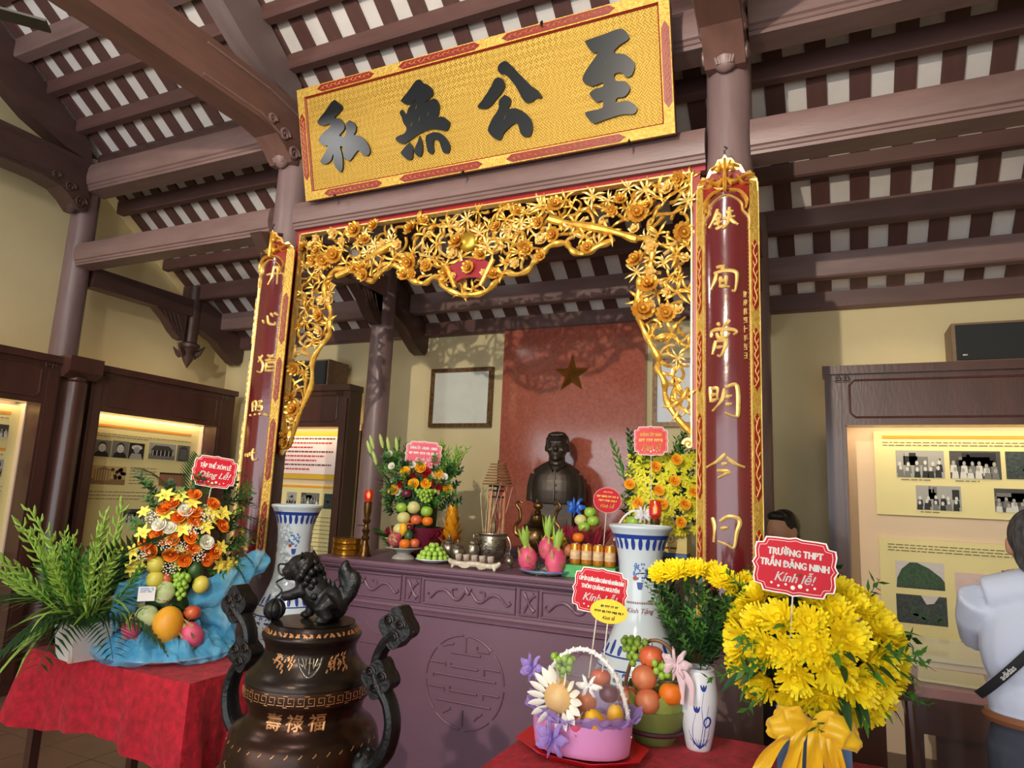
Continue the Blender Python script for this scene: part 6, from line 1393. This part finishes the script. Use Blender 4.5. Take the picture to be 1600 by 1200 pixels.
ruffle('tulle_collar', ba, [(.095*math.cos(a), .095*math.sin(a), .14, .5*math.cos(a), .5*math.sin(a), .8) for a in [i*2*PI/14 for i in range(15)]], .13, REDT, 9, .02)
for k in range(7): a = k*2*PI/7; loop('blue_bow', [(-.07, -.02, .38), (-.07+.03*math.cos(a), -.035, .38+.03*math.sin(a)), (-.07+.065*math.cos(a), -.02, .38+.065*math.sin(a))], .018, M('blue_satin', (40, 96, 190), .3), ba, k)
for x, y, z, k, l in ((-1.36, 3.96, 1.43, 'green', 'green apple low in the wine tulle basket'), (-1.31, 3.98, 1.47, 'green', 'green apple under the round red placard'), (-1.39, 3.98, 1.47, 'melon', 'pale melon in the wine tulle basket'), (-1.34, 4.01, 1.52, 'green', 'green apple at the top of the wine tulle basket')): fruit(k, l, (x, y, z), .038, 'fruit in the wine tulle basket')
sign('round red placard above the wine tulle basket', (-1.21, 3.93, 1.597), math.radians(17), .06, .165, .15, [(None, .010, .047, 0, 0, .05), (None, .015, .021, 0, 0, .125), (None, .015, -.003, 0, 0, .10), ('Kính Lễ', .028, -.035, .35, .0004, .9)], .3, SIGNR, True, M('gold_print', (250, 200, 80), .4), M('pink_edge', (232, 150, 150), .5))
wb = thing('white_bow_basket', 'fruit basket with white hoop and silver bow behind the floor vase', 'basket', AT(-1.03, 3.95))
MB().lathe([(.10, 0), (.13, .10), (.14, .20), (.13, .20), (.08, .02)], 20).obj('basket_wall', M('brown_wicker', (120, 62, 40), .6, var=.2, vs=40), wb)
MB().tube([(.14*math.cos(a), 0, .16+.22*math.sin(a)) for a in [i*PI/20 for i in range(21)]], .007, 8).obj('hoop_handle', WHT, wb)
for k in range(9): a = k*2*PI/9; loop('silver_bow', [(.05, -.05, .36), (.05+.03*math.cos(a), -.065, .36+.03*math.sin(a)), (.05+.06*math.cos(a), -.05, .36+.055*math.sin(a))], .014, M('silver_satin', (226, 226, 230), .25), wb, k)
for x, y, z, k, l in ((-1.09, 3.90, 1.40, 'apple', 'red apple in the basket with the silver bow'), (-1.02, 3.88, 1.42, 'apple', 'red apple under the silver bow'), (-1.05, 3.93, 1.48, 'green', 'green apple on top of the basket with the silver bow')): fruit(k, l, (x, y, z), .042, 'fruit in the silver bow basket')
rg = thing('glass_candle_stand', 'red glass candle lamp on a brass stand behind the floor vase', 'candle', AT(-.90, 3.83))
MB().lathe([(.04, 0), (.03, .02), (.016, .06), (.016, .26), (.026, .30), (.028, .34), (0, .34)], 16).obj('stand', BRASSD, rg); MB().lathe([(.018, .34), (.034, .36), (.036, .40), (.028, .44), (.02, .445)], 18).obj('glass_cup', MATS['red_glass'], rg); MB().lathe([(.01, .37), (.012, .40), (0, .43)], 10).obj('flame_lamp', MATS['lamp_glow'], rg)
bx1 = thing('cream_gift_box', 'cream gift box with a round emblem on top of the box stack', 'box', AT(-.872, 4.24, .135))
MB().b2(-.078, .078, -.05, .08, 0, .135).obj('carton', M('cream_carton', (226, 206, 130), .5), bx1)
mb = MB(); mb.tube([(-.02+.025*math.cos(a), -.051, .085+.025*math.sin(a)) for a in [i*PI/12 for i in range(25)]], .002, 5); mb.ell((-.02, -.051, .083), (.010, .001, .013), 10, 6); mb.obj('emblem', M('gold_brown_print', (176, 130, 50), .5), bx1)
lines(bx1, -.07, .05, .035, 1, .01, M('brown_red_paint', (130, 52, 50), .4), .010); bx1.children[-1].location.y = -.049
bx2 = thing('printed_gift_box', 'dark gift box printed with a pale building under the cream box', 'box', AT(-.872, 4.24, 0))
MB().b2(-.078, .078, -.05, .08, 0, .133).obj('carton', M('slate_carton', (70, 72, 86), .5), bx2)
mb = MB()
for k in range(8):
    for j in range(4): mb.b2(-.074+k*.019, -.064+k*.019, -.052, -.05, .02+j*.022, .032+j*.022)
mb.obj('printed_windows', M('pale_print', (170, 168, 176), .6), bx2)['kind'] = 'stuff'; MB().b2(-.077, .077, -.052, -.05, .112, .131).obj('printed_sky', COBL, bx2)

# tower of roses, lilies and fruit behind the altar row
RB = math.radians(30.3); cb3, sb3 = math.cos(RB), math.sin(RB)
def TW(u, d, z): return (-2.45+u*cb3+d*sb3, 4.2+u*sb3-d*cb3, z)
tw = thing('rose_fruit_tower', 'tower of red and yellow roses with lilies above a wine coloured base', 'flowers', TW(-.2, 0, ZT), RB)
MB().lathe([(.10, 0), (.15, .02), (.17, .10), (.19, .19), (.17, .19), (.10, .03)], 24).obj('base_bowl', M('wine_paper', (112, 24, 56), .5), tw)
ruffle('wine_collar', tw, [(.17*math.cos(a), .12*math.sin(a), .10, .7*math.cos(a), .7*math.sin(a), .6) for a in [i*2*PI/14 for i in range(15)]], .09, REDT, 11, .02)
MB().lathe([(.12, .15), (.13, .35), (.10, .52), (0, .58)], 16).obj('foam_core', LEAFD, tw)
def tb(me, nm, u, z, s=1., d=.13): put(me, nm, tw, (u+.2, -d, z-ZT), aim(((u+.2)*2, -.8, .3), FR.uniform(0, 6)), s)
for u, z in ((-.249, 1.718), (-.169, 1.726), (-.325, 1.647), (-.092, 1.644)): tb(ROSER, 'rose', u, z, 1.05)
for u, z in ((-.304, 1.724), (-.207, 1.756), (-.245, 1.646), (-.164, 1.65), (-.088, 1.721), (-.018, 1.621), (-.375, 1.6)): tb(ROSEY, 'rose', u, z)
for u, z in ((-.371, 1.658), (-.348, 1.584), (-.106, 1.72), (-.042, 1.705), (-.262, 1.775), (-.40, 1.76), (-.42, 1.84)): tb(ROSEW, 'rose', u, z, .75)
for k in range(70): u = FR.uniform(-.42, .02); z = FR.uniform(1.42, 1.80); tb(FR.choice((SPR, SPRL)), 'foliage_sprig', u, z, .8, .05)
for k in range(11): u = -.34+FR.uniform(-.16, .02); put(BUD2, 'budding_stem', tw, (u+.25, .0, .42), aim((u+.2, FR.uniform(-.2, .2), .9), FR.uniform(0, 6)), FR.uniform(.6, .85))
for k in range(16): put(BUD1, 'budding_stem', tw, (.14, .0, .35), aim((FR.uniform(-.05, .3), FR.uniform(-.2, .2), 1), FR.uniform(0, 6)), FR.uniform(.6, .82))
lb = MB().tube([(0, 0, 0), (0, 0, .03), (0, 0, .075), (0, 0, .1)], [.006, .014, .012, .003], 8).mesh('lily_bud', M('lily_bud_green', (180, 200, 110), .5))
for u, z in ((-.556, 1.84), (-.541, 1.88), (-.479, 1.888), (-.433, 1.87), (-.378, 1.87), (-.515, 1.77)): put(lb, 'lily_bud', tw, (u+.2, -.05, z-ZT), aim((u+.25, -.1, .8)), 1.)
for k in range(24): a = FR.uniform(PI*.55, PI*1.2); put(LBLADED, 'leaf', tw, (-.14+FR.uniform(-.08, .06), -.03, FR.uniform(.3, .6)), leafaim((-abs(math.cos(a)), -.3, .5+FR.uniform(-.4, .4))), FR.uniform(.5, .8))
g5 = 'fruit on the rose tower'
grapes('green grape cluster under the red and yellow roses of the tower', TW(-.159, .17, 1.565), .085, .045, 60, group=g5)
for u, z, r, k, l in ((-.234, 1.491, .046, 'melon', 'pale melon with a printed mark under the tower grapes'), (-.296, 1.418, .046, 'melon', 'lower pale melon on the rose tower'), (-.144, 1.469, .042, 'green', 'pale green apple on the rose tower'), (-.211, 1.409, .04, 'apple', 'red apple in the middle of the rose tower'), (-.135, 1.403, .038, 'orange', 'orange on the rose tower beside the gold paper'), (-.314, 1.488, .04, 'green', 'green apple on the lily side of the rose tower'), (-.285, 1.582, .034, 'plum', 'dark plum wrapped in white beside the tower grapes'), (-.26, 1.36, .036, 'orange', 'orange low on the rose tower')): fruit(k, l, TW(u, .16, z), r, g5)
sign('pink placard on the rose and lily tower', TW(-.195, .06, 1.857), RB, .03, .255, .178, [('ĐẢNG ỦY - HĐND - UBND', .027, .042, 0, .0012, .58), (None, .024, .006, 0, 0, .20), ('Kính lễ!', .040, -.038, .35, .0006, .9)], .35, M('pink_red_print', (226, 72, 98), .35))
gl = thing('gold_paper_lotus', 'golden paper lotus standing beside the rose tower', 'ornament', TW(.03, .12, 1.21), RB)
GPM = M('gold_paper', (240, 176, 40), .4, .3, rgb2=(226, 150, 24), vs=20); gp_ = blade(.10, .055, -.6, GPM, 'paper_petal')
for l in range(6):
    for k in range(7): a = k*2*PI/7+l*.5; put(gp_, 'paper_petal', gl, (.02*math.cos(a), .02*math.sin(a), .03+.042*l), leafaim((math.cos(a), math.sin(a), .4+.25*l)), 1-.06*l)
fe = thing('fern_bunch', 'dark feathery fern bunch beside the brass candlestick', 'plant', AT(-2.72, 3.98))
for k in range(26): a = FR.uniform(0, 2*PI); put(PALM2 if k % 3 else PALM, 'fern_frond', fe, (.02*math.cos(a), .02*math.sin(a), .02), leafaim((math.cos(a)*.6, math.sin(a)*.6, FR.uniform(.4, 1.3))), FR.uniform(.35, .65))
# yellow orchids behind the far vase
yo = thing('orchid_arrangement', 'tall arrangement of yellow orchids and orange roses behind the floor vase', 'flowers', (-.98, 4.25, ZT), math.radians(14))
MB().lathe([(.09, 0), (.11, .08), (.12, .18), (.10, .18), (.07, .01)], 20, (-.13, .03, 0)).obj('pot', M('brown_pot', (96, 58, 40), .5), yo)
for k in range(210):
    u, z = FR.uniform(-.20, .26), FR.uniform(.26, .72); q = 1-((u-.03)/.25)**2*.7-((z-.48)/.3)**2*.7
    if q < .1: continue
    put(ORCH, 'orchid', yo, (u, -.17*math.sqrt(q), z), aim((u, -.7, .3+FR.uniform(-.4, .4)), FR.uniform(0, 6)), FR.uniform(.8, 1.25))
for u, z in ((-.02, .64), (.10, .685), (.09, .56), (-.17, .53), (-.12, .42), (.02, .42), (.15, .425), (.125, .32), (0, .50), (.20, .50)): put(ORCHO, 'rose', yo, (u, -.19, z), aim((u, -.9, .2), FR.uniform(0, 6)), .74)
for k in range(60): u, z = FR.uniform(-.18, .24), FR.uniform(.2, .78); put(FR.choice((SPR, SPRL)), 'foliage_sprig', yo, (u, -.06, z), aim((u, -.5, .7), FR.uniform(0, 6)), .9)
for u, z, h in ((-.27, .55, .75), (-.17, .55, .8), (-.1, .58, .7), (.12, .62, .6), (.22, .6, .6)): put(BUD2, 'budding_stem', yo, (u*.5, 0, .35), aim((u*1.0, 0, .8)), 1.05)
for k in range(14): a = k*PI/13; put(PALM2, 'palm_frond', yo, (.03, .02, .5), leafaim((math.cos(a), -.1, math.sin(a)+.25)), .75)
sign('red placard with yellow lettering on the orchid arrangement', (-.965, 3.98, 1.955), math.radians(14), -.02, .20, .17, [('ĐẢNG ỦY BAN', .026, .036, 0, .0012, .7), (None, .024, .004, 0, 0, .14), ('Kính lễ', .044, -.040, .35, .0006, .85)], .4, M('orange_red_print', (222, 44, 40), .35), False, M('gold_print', (250, 200, 80), .4))

# ------------------------------------------------------------------ visitors
SKIN = M('skin', (196, 146, 118), .5, sss=.1)
def person(label, loc, rz, h, shirt, trousers, hairm, arms):
    t = thing('person', label, 'person', loc, rz); k = h/1.66
    S = lambda *p: tuple(c*k for c in p)
    mb = MB(); E_ = mb.ell                           # head, neck, forearms and hands: one skin
    E_(S(0, .01, 1.545), S(.075, .093, .112), 18, 14); E_(S(0, .045, 1.49), S(.056, .055, .055), 12, 8); mb.tube([S(0, -.01, 1.36), S(0, .0, 1.48)], [.062*k, .055*k], 14)
    E_(S(0, .108, 1.535), S(.014, .02, .026), 8, 6)
    for s in (-1, 1): E_(S(s*.078, .005, 1.535), S(.012, .022, .033), 8, 6)
    for s in (-1, 1):
        el, wr = arms[s]; el = Vector(el)*k; wr = Vector(wr)*k; d = (wr-el).normalized()
        mb.tube([el, el*.5+wr*.5, wr], [.040*k, .038*k, .026*k], 10); side = d.cross(Vector((0, 0, 1))).normalized(); up = side.cross(d)
        E_(wr+d*.045*k, (.022*k, .022*k, .045*k), 10, 8, d.to_track_quat('Z', 'Y').to_matrix())
        for j in range(4):
            b = wr+d*.075*k+side*(j-1.5)*.019*k; l = (.036, .042, .039, .030)[j]*k
            mb.tube([b, b+d*l-up*.004, b+d*l*1.3-up*.025*k*1], [.0095*k, .009*k, .007*k], 8)
        b = wr+d*.03*k-side*s*.022*k; mb.tube([b, b+d*.03*k-side*s*.02*k+up*.008, b+d*.055*k-side*s*.018*k+up*.01], [.011*k, .010*k, .008*k], 8)
        pass
    mb.tube([S(0, 0, 1.38), S(0, .0, 1.2)], [.07*k, .09*k], 12)
    for s in (-1, 1): el = Vector(arms[s][0])*k; mb.tube([S(0, 0, 1.33), S(s*.15, 0, 1.34), el*.6+Vector(S(s*.15, 0, 1.34))*.4, el], [.04*k, .026*k, .026*k, .03*k], 10)
    blob(mb, 'body', SKIN, t, .0065, 2)
    mb = MB(); E_ = mb.ell
    E_(S(0, -.01, 1.20), S(.185, .115, .20), 18, 14); E_(S(0, .0, 1.05), S(.175, .12, .13), 18, 12); mb.tube([S(-.155, 0, 1.365), S(0, -.01, 1.405), S(.155, 0, 1.365)], [.062*k, .078*k, .062*k], 14)
    E_(S(0, 0, .99), S(.172, .118, .05), 18, 8)
    for s in (-1, 1):
        el = Vector(arms[s][0])*k; wr = Vector(arms[s][1])*k; mb.tube([S(s*.165, 0, 1.355), Vector(S(s*.165, 0, 1.355))*.5+el*.5+Vector((s*.012, -.01, 0)), el], [.072*k, .064*k, .058*k], 12); mb.tube([el, el*.35+wr*.65], [.056*k, .042*k], 12)
    mb.tube([S(0, 0, 1.40), S(0, .0, 1.44)], [.075*k, .064*k], 14)
    blob(mb, 'shirt', shirt, t, .009, 5)
    mb = MB(); mb.ell(S(0, -.012, 1.57), S(.084, .10, .098), 18, 12); mb.ell(S(0, -.05, 1.51), S(.072, .055, .075), 14, 10); mb.ell(S(0, .06, 1.625), S(.06, .04, .03), 12, 8)
    blob(mb, 'hair', hairm, t, .007, 2)
    mb = MB(); mb.ell(S(0, 0, .92), S(.172, .118, .12), 18, 12)
    for s in (-1, 1): mb.tube([S(s*.085, 0, .90), S(s*.09, .01, .5), S(s*.095, -.01, .09)], [.098*k, .068*k, .056*k], 14)
    blob(mb, 'trousers', trousers, t, .01, 4)
    for s in (-1, 1):
        mb = MB(); mb.ell(S(s*.095, .05, .045), S(.048, .13, .045), 14, 8)
        for i, v in enumerate(mb.v): mb.v[i] = (v[0], v[1], max(v[2], .0))
        mb.obj('shoe', DARK, t)
    MB().tube([(.170*k*math.cos(a), .116*k*math.sin(a), .985*k) for a in [i*2*PI/28 for i in range(29)]], .017, 6).obj('belt', M('brown_leather', (140, 88, 58), .5), t)
    return t
mn = person('visitor in a white shirt with a black camera strap across his back', (.605, 2.80, 0), -.12, 1.63, M('white_shirt_cotton', (206, 215, 234), .7, bump=.5, bs=7), M('charcoal_trousers', (62, 66, 78), .8), M('greying_hair', (92, 90, 90), .6, rgb2=(34, 33, 34), vs=26, grain=(3, 3, 1)), {-1: ((-.178, .13, 1.20), (-.08, .30, 1.36)), 1: ((.178, .13, 1.20), (.08, .30, 1.36))})
sp = []
for i in range(17):
    t_ = i/16; x = .13-.32*t_; z = 1.415-.39*t_; y = -.128*math.sqrt(max(.05, 1-(x/.20)**2))-.006
    sp.append((x, y-.006*math.sin(PI*t_), z))
mb = MB(); dv = Vector((-.32, 0, -.39)).normalized(); nv = Vector((dv.z, 0, -dv.x))
mb.grid([[Vector(p)+nv*.014, Vector(p)+nv*.0+Vector((0, -.003, 0)), Vector(p)-nv*.014] for p in sp]); mb.grid([[Vector(p)+nv*.014+Vector((0, .004, 0)), Vector(p)-nv*.014+Vector((0, .004, 0))] for p in sp])
strap = mb.obj('camera_strap', M('black_webbing', (26, 28, 34), .7), mn)
for i in (4, 8, 12):
    c = Vector(sp[i]); tdir = (Vector(sp[i-1])-Vector(sp[i+1])).normalized(); out_ = Vector((0, -1, 0)); xx = tdir; zz = (out_-xx*out_.dot(xx)).normalized(); yy = zz.cross(xx)
    o = text('adidas', .024, 'strap_lettering', WHT, strap, c+zz*.007, None, .0007, 0, .0004); o.rotation_euler = Matrix((xx, yy, zz)).transposed().to_euler()
MB().box((.0, .36, 1.36), (.15, .012, .08), 0, -.2).obj('phone', DARK, None).parent = None
ph = bpy.data.objects['phone']; ph.location = (.605, 2.83, .0); ph.rotation_euler = (0, 0, -.12); tag(ph, 'dark phone held up by the visitor in the white shirt', 'phone')
person('dark haired visitor mostly hidden behind the couplet board', (-.255, 4.13, 0), 2.6, 1.585, M('dark_shirt', (46, 48, 58), .8), M('charcoal_trousers', (62, 66, 78), .8), M('black_hair', (24, 22, 22), .5), {-1: ((-.20, .02, 1.10), (-.18, .08, .86)), 1: ((.20, .02, 1.10), (.18, .08, .86))})

# ------------------------------------------------------------------ ceiling fan, one blade reaching into view
fn_ = thing('ceiling_fan', 'black ceiling fan blade hanging under the roof beside the cross beam', 'fan', (-3.46, 1.08, 3.56), .62)
MB().lathe([(0, -.06), (.07, -.05), (.09, 0), (.07, .05), (.02, .07)], 20).obj('motor', DARK, fn_)
MB().tube([(0, 0, .05), (0, 0, 2.35)], .014, 8).obj('down_rod', DARK, fn_)
bl = MB().b2(.08, .60, -.055, .055, -.012, -.002).mesh('blade', DARK)
for k in range(3): put(bl, 'blade', fn_, (0, 0, 0), (.12, 0, k*2*PI/3+.25))
